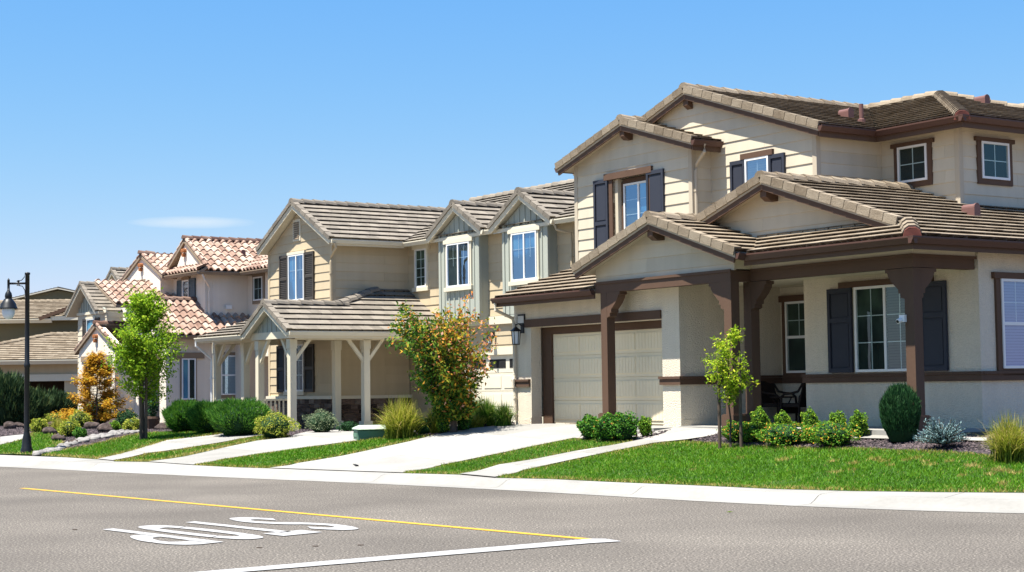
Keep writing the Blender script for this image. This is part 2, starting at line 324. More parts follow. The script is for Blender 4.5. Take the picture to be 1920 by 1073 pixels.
def G(px, py, off=0):
    d = ray(px, py); t = 15 / d.y; o = V3((0, 0, CH)); st = .25 / d.y
    while t * d.y < 160:
        p = o + d * t
        if p.z <= terr(p.x, p.y) + off: break
        t += st
    lo, hi = t - st, t
    for _ in range(18):
        m = (lo + hi) / 2; p = o + d * m
        if p.z <= terr(p.x, p.y) + off: hi = m
        else: lo = m
    p = o + d * hi; return V3((p.x, p.y, terr(p.x, p.y) + off))
def GP(L): return [(q.x, q.y) for q in (G(*p) for p in L)]
def sheet(name, poly, off, mat, cell=.5, dirv=None, step=None, gap=.008, off2=None):
    mb = MB()
    if dirv is None: dx, dy = 1, 0
    else: L = math.hypot(*dirv); dx, dy = dirv[0] / L, dirv[1] / L
    loc = [(p[0] * dx + p[1] * dy, -p[0] * dy + p[1] * dx) for p in poly]
    x0 = min(p[0] for p in loc); x1 = max(p[0] for p in loc); y0 = min(p[1] for p in loc); y1 = max(p[1] for p in loc)
    cx = step or cell; ny = max(1, int((y1 - y0) / (step or cell) + .99)); hy = (y1 - y0) / ny
    x = x0
    while x < x1:
        for j in range(ny):
            y = y0 + j * hy; g = gap / 2 if step else 0; r = rng.random()
            pan = clip(clip(clip(clip(loc, 1, 0, x + g), -1, 0, -(x + cx - g)), 0, 1, y + g), 0, -1, -(y + hy - g))
            if area(pan) < 1e-4: continue
            n2 = max(1, int(cx / cell + .5)) if step else 1; m2 = max(1, int(hy / cell + .5)) if step else 1
            for a in range(n2):
                for b in range(m2):
                    c = pan if n2 * m2 == 1 else clip(clip(clip(clip(pan, 1, 0, x + cx * a / n2), -1, 0, -(x + cx * (a + 1) / n2)), 0, 1, y + hy * b / m2), 0, -1, -(y + hy * (b + 1) / m2))
                    if area(c) < 1e-5: continue
                    w = [(p[0] * dx - p[1] * dy, p[0] * dy + p[1] * dx) for p in c]
                    mb.face([(p[0], p[1], terr(*p) + off) for p in w], r)
        x += cx
    return mb.build(name, mat)
def inpoly(poly, X, Y):
    c = np.zeros(len(X), bool); n = len(poly)
    for i in range(n):
        x1, y1 = poly[i]; x2, y2 = poly[(i + 1) % n]
        if y1 == y2: continue
        k = ((y1 > Y) != (y2 > Y)) & (X < (x2 - x1) * (Y - y1) / (y2 - y1) + x1); c ^= k
    return c
def edge_d(poly, X, Y):
    D = np.full(len(X), 1e9)
    for i in range(len(poly)):
        a = np.array(poly[i]); b = np.array(poly[(i + 1) % len(poly)]); d = b - a; L = (d * d).sum() + 1e-9
        t = np.clip(((X - a[0]) * d[0] + (Y - a[1]) * d[1]) / L, 0, 1); D = np.minimum(D, np.hypot(X - a[0] - d[0] * t, Y - a[1] - d[1] * t))
    return D
def np_mesh(name, verts, nper, rnd, mat, parent=None):
    n = len(verts) // nper; me = bpy.data.meshes.new(name); me.vertices.add(len(verts)); me.vertices.foreach_set('co', np.asarray(verts, np.float32).ravel())
    me.loops.add(len(verts)); me.loops.foreach_set('vertex_index', np.arange(len(verts), dtype=np.int32))
    me.polygons.add(n); me.polygons.foreach_set('loop_start', np.arange(n, dtype=np.int32) * nper); me.polygons.foreach_set('loop_total', np.full(n, nper, np.int32))
    me.update(calc_edges=True); at = me.attributes.new('rnd', 'FLOAT', 'FACE'); at.data.foreach_set('value', np.asarray(rnd, np.float32))
    me.materials.append(MT[mat]); o = bpy.data.objects.new(name, me); COL.objects.link(o)
    if parent: o.parent = parent
    return o
nr = np.random.default_rng(5)
def terr_np(X, Y):
    gx = np.round(X / .25).astype(int); gy = np.round(Y / .25).astype(int); key = {}
    out = np.empty(len(X))
    for i, (a, b) in enumerate(zip(gx, gy)):
        k = (a, b)
        if k not in key: key[k] = (terr(a * .25, b * .25), (terr(a * .25 + .1, b * .25) - terr(a * .25, b * .25)) / .1, (terr(a * .25, b * .25 + .1) - terr(a * .25, b * .25)) / .1)
        z, sx, sy = key[k]; out[i] = z + sx * (X[i] - a * .25) + sy * (Y[i] - b * .25)
    return out
def blades(name, poly, dens, h, mat='grass', straw=.10, spots=(), w=.011):
    P = np.array(poly); x0, y0 = P.min(0); x1, y1 = P.max(0); n = int((x1 - x0) * (y1 - y0) * dens)
    X = nr.uniform(x0, x1, n); Y = nr.uniform(y0, y1, n); k = inpoly(poly, X, Y); X, Y = X[k], Y[k]; n = len(X)
    Z = terr_np(X, Y) + .012; D = edge_d(poly, X, Y)
    clump = .5 + .5 * np.sin(X * 3.1 + 1.7 * np.sin(Y * 2.3)) * np.sin(Y * 3.7 + 1.3 * np.sin(X * 1.9))
    rnd = np.clip(nr.normal(.40, .16, n) + .16 * (clump - .5), 0, .80)
    st = nr.random(n) < straw * (.12 + 4.5 * np.exp(-D / .17)); rnd[st] = nr.uniform(.85, 1, st.sum())
    H = h * nr.uniform(.55, 1.25, n) * (.8 + .4 * clump)
    for (sx, sy, sr) in spots:
        q = np.hypot((X - sx), (Y - sy)) < sr * nr.uniform(.5, 1.2, n); rnd[q] = nr.uniform(.88, 1, q.sum()); H[q] *= 1.25
    an = nr.uniform(0, 2 * math.pi, n); ln = nr.normal(0, .55, (n, 2)) * H[:, None]; W = w * nr.uniform(.7, 1.5, n)
    a = np.stack([X - np.cos(an) * W, Y - np.sin(an) * W, Z], 1); b = np.stack([X + np.cos(an) * W, Y + np.sin(an) * W, Z], 1); c = np.stack([X + ln[:, 0], Y + ln[:, 1], Z + H], 1)
    v = np.stack([a, b, c], 1).reshape(-1, 3); return struct(np_mesh(name, v, 3, rnd, mat), 'stuff')
def leaves(name, C, size, mat, parent, n_rnd=(.5, .22), up=.35, asp=.5, rnd=None, dirs=None):
    """diamond leaves at centres C (Nx3)"""
    C = np.asarray(C, float); n = len(C); Nn = nr.normal(0, 1, (n, 3)); Nn[:, 2] += up * 2
    if dirs is not None: A = dirs + nr.normal(0, .35, (n, 3))
    else: A = nr.normal(0, 1, (n, 3)); A[:, 2] -= .3
    A -= Nn * ((A * Nn).sum(1) / (Nn * Nn).sum(1))[:, None] if dirs is None else 0
    A /= np.linalg.norm(A, axis=1)[:, None] + 1e-9; B = np.cross(Nn, A); B /= np.linalg.norm(B, axis=1)[:, None] + 1e-9
    L = size * nr.uniform(.6, 1.3, n)[:, None]; W = L * asp
    mid = C + A * L * .15; bend = np.cross(A, B) * L * .12
    v = np.stack([C - A * L * .5, mid + B * W * .5 + bend, C + A * L * .5, mid - B * W * .5 + bend], 1).reshape(-1, 3)
    if rnd is None: rnd = np.clip(nr.normal(*n_rnd, n), 0, 1)
    return np_mesh(name, v, 4, rnd, mat, parent)
def sphere_pts(n, shell=.0):
    d = nr.normal(0, 1, (n, 3)); d /= np.linalg.norm(d, axis=1)[:, None]; return d * (shell + (1 - shell) * nr.random(n)[:, None] ** (1 / 3))
# ------------------------------------------------------------------ house building kit (local axes: x along the facade, y away from the street, z up)
X, Y, Z = V3((1, 0, 0)), V3((0, 1, 0)), V3((0, 0, 1))
def tf(face, pl):
    return (V3((0, pl, 0)), X, Z, -Y) if face == 'F' else (V3((pl, 0, 0)), Y, Z, X)
class House:
    def __init__(s, name, label, cat, a, x, y, z, tile, sidemat):
        s.root = empty(name, (x, y, z), a - math.pi / 2); tag(s.root, label, cat)
        s.tile = tile; s.side = sidemat
        s.rset('roof')
    def rset(s, name):
        s.roofs = getattr(s, 'roofs', []); s.cur = dict(name=name, tiles=MB(), cap=MB(), rake=MB(), barge=MB(), soffit=MB(), gutter=MB(), mortar=MB()); s.roofs.append(s.cur)
    def plane(s, poly, z0, b, c, ex=.345, ref=None, barrel=False, deck=True):
        """tiled slope z = z0 + b*x + c*y over a plan polygon"""
        g = math.hypot(b, c); T = V3((b / g, c / g, g)).normalized(); S = V3((c / g, -b / g, 0)); Nn = S.cross(T)
        O = V3((0, 0, z0)); O3 = O
        P = []
        for (u, v) in poly:
            p = V3((u, v, z0 + b * u + c * v)) - O3; P.append((p.dot(S), p.dot(T)))
        if barrel: barrels(s.cur['tiles'], P, O3, S, T, Nn)
        else: banded(s.cur['tiles'], P, O3, S, T, Nn, ex, .056, .008, split=.36, jit=.004, gap=.003, nose=.015)
        if deck:
            t = [V3((u, v, z0 + b * u + c * v - .03)) for u, v in poly]
            s.cur['soffit'].prism([p - Z * .11 for p in t], Z * .10, .5)
    def cap(s, A, B, w=.17, step=.40, mortar=False):
        A = V3(A); B = V3(B); d = B - A; L = d.length; d.normalize(); h = V3((d.y, -d.x, 0)).normalized(); n = h.cross(d); n = n if n.z > 0 else -n
        k = int(L / step + .5); step = L / max(k, 1)
        for i in range(k):
            o = A + d * (i * step); r = rng.random()
            def ring(p, up): return [p + h * x * w + n * (y + up) for x, y in ((-1, -.045), (-.78, .035), (-.35, .085), (.35, .085), (.78, .035), (1, -.045))]
            a = ring(o - d * .02, .035 + rng.uniform(0, .008)); b = ring(o + d * (step + .05), .0)
            s.cur['cap'].mesh(a + b, [tuple(range(6)), tuple(range(6, 12))[::-1]] + [(j, 6 + j, 7 + j, j + 1) for j in range(5)], r)
        if mortar:
            q = ring(A - d * .03, .0); t = V3((0, 0, -.06)); s.cur['mortar'].prism([q[0] + t, q[1], q[2], q[3], q[4], q[5] + t], d * -.04)
    def gable(s, um, zr, uL, uR, vr, slope, ex=.35, barge_h=.13, round_=False, sides='LR', boards=True, th=.115):
        """rake tiles and barge boards along the front edge of a gable roof"""
        for sd_, u in (('L', uL), ('R', uR)):
            if sd_ not in sides: continue
            foot = V3((u, vr, zr - slope * abs(um - u))); top = V3((um, vr, zr)); d = top - foot; L = d.length; d.normalize(); n = V3((-d.z * (1 if u < um else -1), 0, abs(d.x)));
            n = d.cross(Y); n = n if n.z > 0 else -n
            k = max(1, int(L / ex + .5)); e = L / k
            for i in range(k):
                o = foot + d * (i * e); r = rng.random()
                if round_:
                    m = 6
                    def rg(p, rad, up): return [p + (-Y) * (math.cos(math.pi * (j / (m - 1)) * 1.15 - .1) * rad * .8) + n * (math.sin(math.pi * (j / (m - 1)) * 1.15 - .1) * rad + up) for j in range(m)]
                    a = rg(o + Y * .05 - d * .03, .085, .025); b = rg(o + Y * .05 + d * (e + .02), .068, .0)
                    s.cur['rake'].mesh(a + b, [tuple(range(m)), tuple(range(m, 2 * m))[::-1]] + [(j, m + j, m + j + 1, j + 1) for j in range(m - 1)], r)
                else:
                    dn = (d + n * -.035).normalized(); nn = dn.cross(Y); nn = nn if nn.z > 0 else -nn; o2 = o + n * .03
                    s.cur['rake'].obox(o2, dn, Y, nn, -.015, e - .032, -.04, -.005, -th, .055, r)
                    s.cur['rake'].obox(o2, dn, Y, nn, -.015, e - .02, -.005, .15, .02, .055, r)
            if boards:
                s.cur['barge'].obox(foot - d * .02, d, Y, n, 0, L + (.02 if sd_ == 'L' else -.02), .012 + (0 if sd_ == 'L' else .002), .055 + (0 if sd_ == 'L' else -.002), (-th - barge_h if not round_ else -.13), (-th + .045 if not round_ else -.03), .5)
    def gut(s, A, B, out, size=1):
        A = V3(A); B = V3(B); o = V3(out); pr = [(0, 0), (0, -.13), (.065, -.13), (.085, -.09), (.12, -.03), (.12, .0), (.10, 0), (.10, -.02), (.015, -.02), (.015, 0)]
        s.cur['gutter'].prism([A + o * (x * size) + Z * (y * size) for x, y in pr], B - A, .5)
    def finish(s, barge, soffit, gutter, cap=None, rake=None, mortar='redcap'):
        for c in s.roofs:
            r = c['tiles'].build(c['name'], s.tile, s.root, split=True)
            if not r: continue
            c['cap'].build('ridge_cap', cap or s.tile, r, split=True); c['rake'].build('rake_tile', rake or s.tile, r, split=True); c['barge'].build('barge_board', barge, r, split=True)
            c['soffit'].build('soffit', soffit, r, split=True); c['gutter'].build('gutter', gutter, r, split=True); c['mortar'].build('mortar_cap', mortar, r, split=True)
    def part(s, name, mb, mat, parent=None, label=None, **k):
        o = mb.build(name, mat, parent or s.root, split=True, **k)
        if o and label: o['label'] = label
        return o
    def wall(s, mb, face, pl, poly, holes=(), siding=True, ex=.27, thick=.12, t0=0):
        """a flat wall: lap siding courses or a plain slab; poly and holes in (s, z)"""
        O, S, T, Nn = tf(face, pl); pieces = [poly]
        for (a, b, c, d) in holes:
            nx = []
            for p in pieces:
                nx += [clip(p, -1, 0, -a), clip(p, 1, 0, b)]; m = clip(clip(p, 1, 0, a), -1, 0, -b); nx += [clip(m, 0, -1, -c), clip(m, 0, 1, d)]
            pieces = [p for p in nx if area(p) > 1e-4]
        for p in pieces:
            if siding:
                banded(mb, p, O, S, T, Nn, ex, .020, .002, t0=t0, split=3.66, gap=.003, jit=.002, skirt=.05)
            else: mb.prism([O + S * a + T * b - Nn * thick for a, b in p], Nn * thick, .5)
    def fbox(s, mb, face, pl, s0, s1, z0, z1, n0, n1, r=None):
        O, S, T, Nn = tf(face, pl); mb.obox(O, S, Nn, T, s0, s1, n0, n1, z0, z1, r)
    def window(s, face, pl, s0, s1, z0, z1, kind='slide', grid=(2, 3), glass_='glassF', inner='dark', trim=None, trimw=.09, head=None, sill=None, headw=.16, n=.022, open_=None, fw=.05, inner2=None, gridhalf=None, label=None):
        w = MB(); B = lambda *a: s.fbox(w, face, pl, *a)
        B(s0, s0 + fw, z0, z1, n - .03, n + .055); B(s1 - fw, s1, z0, z1, n - .03, n + .055); B(s0 + fw, s1 - fw, z1 - fw, z1, n - .03, n + .053); B(s0 + fw, s1 - fw, z0, z0 + fw, n - .03, n + .058)
        sm = (s0 + s1) / 2; zm = (z0 + z1) / 2
        if kind == 'slide': B(sm - .03, sm + .03, z0 + fw, z1 - fw, n - .02, n + .05)
        if kind == 'hung': B(s0 + fw, s1 - fw, zm - .03, zm + .03, n - .02, n + .05)
        gx, gz = grid; lo = z0 + fw if gridhalf is None else gridhalf
        for i in range(1, gx):
            q = s0 + fw + (s1 - s0 - 2 * fw) * i / gx
            if not (kind == 'slide' and abs(q - sm) < .05): B(q - .009, q + .009, lo, z1 - fw, n + .012, n + .022)
        for i in range(1, gz):
            q = z0 + fw + (z1 - z0 - 2 * fw) * i / gz
            if q >= lo - .02 and not (kind == 'hung' and abs(q - zm) < .05): B(s0 + fw, s1 - fw, q - .009, q + .009, n + .010, n + .020)
        o = s.part('window', w, 'white', None, label)
        g = MB(); O, S, T, Nn = tf(face, pl); q = lambda a, b, k: O + S * a + T * b + Nn * k
        g.face([q(s0 + fw, z0 + fw, n + .03), q(s1 - fw, z0 + fw, n + .03), q(s1 - fw, z1 - fw, n + .03), q(s0 + fw, z1 - fw, n + .03)]); s.part('pane', g, glass_, o)
        segs = [(s0 + .01, s1 - .01, inner)] if not inner2 else [(s0 + .01, sm, inner), (sm, s1 - .01, inner2)]
        for a, b, mt in segs:
            i = MB()
            if mt.startswith('blind'):
                zz = z0 + .02
                while zz < z1 - .02: i.mesh([q(a, zz, n + .006), q(b, zz, n + .006), q(b, zz + .05, n + .022), q(a, zz + .05, n + .022)], [(0, 1, 2, 3)], rng.random()); zz += .055
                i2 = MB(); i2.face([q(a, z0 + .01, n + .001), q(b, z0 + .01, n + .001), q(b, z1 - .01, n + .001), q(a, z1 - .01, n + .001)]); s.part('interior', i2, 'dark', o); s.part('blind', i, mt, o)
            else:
                i.face([q(a, z0 + .01, n + .004), q(b, z0 + .01, n + .004), q(b, z1 - .01, n + .004), q(a, z1 - .01, n + .004)]); s.part('reflection_panel' if mt == 'reflection_panel' else 'interior', i, mt, o)  # flat panel behind the glass
        if trim or head or sill:
            t = MB(); B = lambda *a: s.fbox(t, face, pl, *a); tw = trimw if trim else 0
            if trim: B(s0 - tw, s0, z0 - (0 if sill else tw), z1, 0, n + .03); B(s1, s1 + tw, z0 - (0 if sill else tw), z1, 0, n + .03); 
            if trim and not sill: B(s0, s1, z0 - tw, z0, 0, n + .028)
            if trim and not head: B(s0 - tw, s1 + tw, z1, z1 + tw, 0, n + .033)
            if head: B(s0 - tw - head, s1 + tw + head, z1, z1 + headw, 0, n + .06)
            if sill: B(s0 - tw - sill, s1 + tw + sill, z0 - .12, z0, 0, n + .075)
            s.part('window_trim', t, trim or s.trimmat, o)
        return o
    def shutter(s, face, pl, s0, s1, z0, z1, mat, kind='panel', n=.02, mid=.35):
        w = MB(); B = lambda *a: s.fbox(w, face, pl, *a); f = .07
        B(s0, s0 + f, z0, z1, n, n + .055); B(s1 - f, s1, z0, z1, n, n + .055); B(s0 + f, s1 - f, z1 - f - .02, z1, n, n + .053); B(s0 + f, s1 - f, z0, z0 + f + .02, n, n + .053)
        zm = z0 + (z1 - z0) * mid
        if kind != 'board': B(s0 + f, s1 - f, zm - .045, zm + .045, n, n + .053)
        if kind == 'louver':
            O, S, T, Nn = tf(face, pl); q = lambda a, b, k: O + S * a + T * b + Nn * k
            for lo, hi in ((z0 + f + .02, zm - .045), (zm + .045, z1 - f - .02)):
                zz = lo
                while zz < hi - .02: w.mesh([q(s0 + f, zz, n + .045), q(s1 - f, zz, n + .045), q(s1 - f, zz + .065, n + .008), q(s0 + f, zz + .065, n + .008)], [(0, 1, 2, 3)], .5); zz += .06
            B(s0 + f, s1 - f, z0 + f, z1 - f, n, n + .006)
        elif kind == 'board':
            for i in range(3):
                a = s0 + (s1 - s0) * i / 3; B(a + .004, a + (s1 - s0) / 3 - .004, z0 + .002, z1 - .002, n - .002, n + .035)
            B(s0 + .01, s1 - .01, z1 - .32, z1 - .22, n + .03, n + .06); B(s0 + .01, s1 - .01, z0 + .22, z0 + .32, n + .03, n + .06)
        else:
            m = (s0 + s1) / 2
            B(s0 + f, s1 - f, z0 + f, z1 - f, n, n + .018)
            for lo, hi in ((z0 + f + .05, zm - .08), (zm + .08, z1 - f - .05)): B(s0 + f + .035, s1 - f - .035, lo, hi, n + .015, n + .032)
        return s.part('shutter', w, mat)
def barrels(mb, P, O, S, T, Nn, ex=.40, wd=.30):
    tmin = min(p[1] for p in P); tmax = max(p[1] for p in P); smin = min(p[0] for p in P); smax = max(p[0] for p in P); m = 7
    k = 0
    while tmin + k * ex < tmax:
        a = tmin + k * ex; x = smin
        while x < smax:
            c = clip(clip(clip(clip(P, 0, 1, a), 0, -1, -(a + ex)), 1, 0, x), -1, 0, -(x + wd))
            if area(c) > .004:
                t0 = min(p[1] for p in c); t1 = max(p[1] for p in c); s0 = min(p[0] for p in c); s1 = max(p[0] for p in c)
                full = area(c) > .75 * wd * ex; r = rng.random()
                if full: t0, t1, s0, s1 = a, a + ex, x, x + wd
                lo = []; hi = []
                for j in range(m + 1):
                    f = s0 + (s1 - s0) * j / m; ph = (f - x) / wd; h = .095 * max(0, math.sin(math.pi * min(1, ph / .70))) ** .8 if ph < .70 else -.02 * math.sin(math.pi * (ph - .70) / .30)
                    lo.append(O + S * f + T * t0 + Nn * (h + .055)); hi.append(O + S * f + T * (t1 + .02) + Nn * (h * .86 + .01))
                fl = [p - Nn * .06 for p in lo]; n = m + 1
                mb.mesh(lo + hi + fl, [(j, j + 1, n + j + 1, n + j) for j in range(m)] + [(2 * n + j, 2 * n + j + 1, j + 1, j) for j in range(m)], r)
            x += wd
        k += 1
def pipe(h, name, pts, mat, r=.035, parent=None):
    m = MB(); m.tube(pts, r, 8); 
    for i in (0.25, .8):
        p = V3(pts[-2]).lerp(V3(pts[-1]), i); m.box(p.x - .05, p.x + .05, p.y - .045, p.y + .045, p.z - .015, p.z + .015)
    return h.part(name, m, mat)
def roof_vent(h, u, v, z, slope_u=0, slope_v=0, kind='dormer', mat='vent'):
    m = MB(); c = V3((u, v, z))
    if kind == 'pipe': m.lathe(c, [(.09, -.1), (.09, .06), (.05, .08), (.05, .42), (.0, .42)], 10)
    else:
        q = [(math.cos(math.pi * i / 8) * .08, math.sin(math.pi * i / 8) * .08 + .05) for i in range(9)]; q = [(.08, -.15)] + q + [(-.08, -.15)]
        d = V3((slope_u, slope_v, 0)).normalized(); s = V3((d.y, -d.x, 0))
        m.prism([c + s * a + Z * b - d * .12 for a, b in q], d * .32); m.prism([c + s * a * 1.15 + Z * (b * 1.1) - d * .14 for a, b in q], d * .03)
    return h.part('roof_vent', m, mat)

# ================================================================== HOUSE 1: cream siding house with brown beams
h = House('house', 'large cream two-storey house at right with dark brown porch beams and navy shutters', 'house', HA, .0413, 40.3063, .8986, 'tileA', 'siding'); h.trimmat = 'brown'
p = .334
# --- lower roofs
h.cur['name'] = 'porch_roof'
h.plane([(-.01, -.543), (3.95, -.543), (3.95, 1.08), (5.57, 2.79), (-.01, 2.79)], 3.05 + p * .543, 0, p)
h.plane([(3.67, -.854), (6.365, -.854), (6.365, 2.79), (5.57, 2.79), (3.67, .79)], 4.414 - p * 6.365, p, 0)
h.plane([(6.365, -.854), (9.08, -.854), (9.08, -.33), (7.9, .85), (6.365, .85)], 4.414 + p * 6.365, -p, 0)
h.plane([(6.43, .39), (8.526, .39), (8.526, 4.70), (6.43, 4.70)], 5.10 - p * 8.526, p, 0)
zB = 5.10 + p * 8.526
h.plane([(8.526, .39), (12.48, .39), (12.48, 12), (8.526, 12)], zB, -p, 0)
h.plane([(12.48, .39), (13.41, -.537), (13.41, 12), (12.48, 12)], zB, -p, 0)
zP = 3.468 + p * .537
h.plane([(9.08, -.537), (13.41, -.537), (12.02, .85), (7.9, .85), (9.08, -.33)], zP, 0, p)
h.gable(6.365, 4.414, 3.67, 9.08, -.854, p); h.gable(8.526, 5.10, 6.5, 12.2, .39, p)
h.cap((6.365, -.86, 4.43), (6.365, 2.8, 4.43)); h.cap((8.526, .38, 5.115), (8.526, 4.75, 5.115))
h.cap((13.38, -.51, 3.53), (12.46, .41, 3.83), w=.17, mortar=True)
h.gut((-.03, -.553, 3.035), (4.03, -.553, 3.035), -Y); h.gut((9.08, -.547, 3.445), (13.53, -.547, 3.445), -Y); h.gut((13.42, -.667, 3.445), (13.42, 12, 3.445), X)
h.gut((9.09, -.85, 3.47), (9.09, -.667, 3.447), X)
b_ = h.cur['barge']; b_.box(-.02, 4.03, -.553, -.52, 2.82, 2.99); b_.box(9.0, 13.42, -.545, -.51, 3.22, 3.40); b_.box(13.39, 13.418, -.51, 12, 3.22, 3.40); b_.box(-.03, .0, -.52, 2.79, 2.86, 2.92)
# thin rake edge of the garage roof
b_.obox(V3((-.012, -.54, 3.02)), V3((0, 1, p)).normalized(), X, V3((0, -p, 1)).normalized(), 0, 3.4, -.03, .01, -.12, .045)
# --- upper roofs
h.rset('roof')
pc = .306
h.plane([(-.734, 1.881), (1.952, 1.881), (1.952, 3.4), (-.734, 3.4)], 7.346 - pc * 1.952, pc, 0)
h.plane([(1.952, 1.881), (4.63, 1.881), (4.63, 2.77), (1.952, 2.77)], 7.346 + pc * 1.952, -pc, 0)
h.gable(1.952, 7.346, -.734, 4.63, 1.881, pc); h.cap((1.952, 1.88, 7.36), (1.952, 3.2, 7.36))
h.gut((4.64, 1.85, 6.51), (4.64, 2.74, 6.51), X); h.gut((-.74, 1.9, 6.5), (-.74, 3.4, 6.5), -X)
pm = .334; zM = 7.93
h.plane([(-.93, 2.575), (3.548, 2.575), (3.548, 14.9), (-.93, 14.9)], zM - pm * 3.548, pm, 0)
h.plane([(3.548, 2.575), (8.02, 2.575), (8.02, 4.33), (3.548, 8.73)], zM + pm * 3.548, -pm, 0)
zH = 6.437 - .34 * 4.33
h.plane([(8.02, 4.33), (10.45, 4.33), (6.0, 8.73), (3.548, 8.73)], zH, 0, .34)
h.plane([(10.45, 4.33), (10.45, 13.13), (6.0, 8.73)], 6.437 + .34 * 10.45, -.34, 0)
h.plane([(10.45, 13.13), (3.548, 13.13), (3.548, 8.73), (6.0, 8.73)], zM + .34 * 8.73, 0, -.34, deck=False)
h.gable(3.548, zM, -.93, 8.02, 2.575, pm); h.cap((3.548, 2.57, zM + .015), (3.548, 8.73, zM + .015)); h.cap((3.4, 8.73, zM + .02), (6.02, 8.73, zM + .02))
h.cap((10.43, 4.35, 6.45), (6.0, 8.73, zM + .02), mortar=True, step=.30); h.cap((10.43, 13.1, 6.45), (6.0, 8.73, zM + .02))
# rear wing roof just showing at the right edge
h.plane([(6.8, 11.2), (9.2, 11.2), (9.2, 13.6), (4.4, 13.6)], 7.42 - .334 * 11.2, 0, .334); h.cap((4.6, 13.6, 8.23), (9.2, 13.6, 8.25)); h.plane([(9.2, 11.2), (11.8, 11.2), (11.8, 13.6), (9.2, 13.6)], 7.42 - .334 * 11.2, 0, .334)
h.gut((8.03, 4.32, 6.425), (10.57, 4.32, 6.425), -Y); h.gut((10.46, 4.2, 6.425), (10.46, 13, 6.425), X); h.gut((8.03, 2.55, 6.425), (8.03, 4.2, 6.425), X)
b_ = h.cur['barge']; b_.box(8.03, 10.46, 4.32, 4.36, 6.18, 6.37); b_.box(10.42, 10.458, 4.36, 13, 6.18, 6.37); b_.box(7.99, 8.028, 2.6, 4.33, 6.18, 6.37); b_.box(4.60, 4.638, 1.9, 2.75, 6.27, 6.46)
h.finish('brown', 'cornerb', 'brown_dk')
# --- siding walls
w = MB(); cw = (1.22, 2.6, 4.2, 5.98)
h.wall(w, 'F', 2.21, [(-.367, 3.4), (4.227, 3.4), (4.227, 6.52), (1.952, 7.20), (-.367, 6.52)], [cw])
h.wall(w, 'F', 2.79, [(4.227, 3.7), (7.7145, 3.7), (7.7145, 6.45), (3.6, 7.80), (.6, 6.85), (.6, 6.5), (4.227, 6.5)])
h.wall(w, 'D', 4.227, [(2.24, 3.5), (2.79, 3.5), (2.79, 6.5), (2.24, 6.5)])
h.wall(w, 'D', 7.7145, [(2.82, 3.8), (4.80, 3.8), (4.80, 6.34), (2.82, 6.34)])
h.wall(w, 'F', 4.80, [(7.7145, 4.0), (9.93, 4.0), (9.93, 6.36), (7.7145, 6.36)])
h.wall(w, 'D', 9.93, [(4.83, 3.9), (13, 3.9), (13, 6.36), (4.83, 6.36)])
h.wall(w, 'F', .80, [(6.3, 3.5), (12.6, 3.5), (12.6, 3.68), (8.526, 5.0), (6.3, 4.3)])
h.wall(w, 'F', -.46, [(4.0, 3.165), (8.62, 3.165), (8.62, 3.52), (6.365, 4.27), (4.0, 3.50)], ex=.30)
h.wall(w, 'D', 4.627, [(2.3, 6.2), (2.31, 6.2), (2.31, 6.21)])
ws = h.part('siding_wall', w, 'siding')
k = MB()                                                     # solid cores behind the siding so no light leaks through
k.box(-.3, 4.15, 2.70, 12.5, 3.0, 6.45); k.box(4.15, 7.63, 2.90, 12.5, 3.0, 6.30); k.box(7.63, 9.84, 4.90, 12.5, 3.0, 6.25)
h.part('inner_wall', k, 'cornerb')
c = MB()
for u, v, a, b in ((-.367, 2.21, 3.4, 6.5), (4.227, 2.21, 3.6, 6.48), (7.7145, 2.79, 3.8, 6.33), (9.93, 4.80, 3.9, 6.34)):
    s_ = 1 if u > 0 else -1
    c.box(min(u - .10 * s_, u + .028 * s_), max(u - .10 * s_, u + .028 * s_), v - .028, v, a, b); c.box(min(u, u + .028 * s_), max(u, u + .028 * s_), v + .001, v + .10, a, b - .002)
h.part('corner_board', c, 'cornerb')
# recessed upper window with brown surround
f = MB(); f.box(1.08, 1.22, 2.165, 2.30, 4.2, 5.98); f.box(2.60, 2.74, 2.165, 2.30, 4.2, 5.98); f.box(.92, 2.80, 2.13, 2.24, 5.98, 6.14); f.box(1.34, 1.44, 2.36, 2.43, 4.2, 5.9); f.box(1.44, 2.58, 2.36, 2.43, 5.85, 5.97)
h.part('window_surround', f, 'brown'); f = MB(); f.box(1.22, 1.34, 2.25, 2.55, 4.2, 5.98); f.box(1.2, 2.62, 2.46, 2.6, 4.1, 6.0); h.part('window_recess', f, 'siding')
h.window('F', 2.42, 1.44, 2.60, 4.3, 5.85, 'slide', (2, 4), 'glassF', 'darkgr', inner2='reflection_panel')
h.shutter('F', 2.21, .47, 1.05, 4.2, 6.02, 'shut', 'panel', mid=.40); h.shutter('F', 2.21, 2.60, 3.24, 4.2, 6.02, 'shut', 'panel', mid=.40)
h.window('F', 2.79, 5.48, 6.26, 4.5, 6.0, 'plain', (2, 3), 'glassF', 'blind', head=.14, headw=.13)
h.shutter('F', 2.79, 4.97, 5.47, 4.5, 6.0, 'shut', 'panel'); h.shutter('F', 2.79, 6.27, 6.77, 4.5, 6.0, 'shut', 'panel')
h.window('F', 4.80, 8.25, 9.09, 5.25, 6.05, 'plain', (2, 2), 'glassD', 'dark', trim='brown', trimw=.12, head=.07, headw=.09)
h.window('D', 9.93, 5.46, 6.35, 5.22, 6.03, 'plain', (2, 2), 'glassD', 'dark', trim='brown', trimw=.12, head=.07, headw=.09)
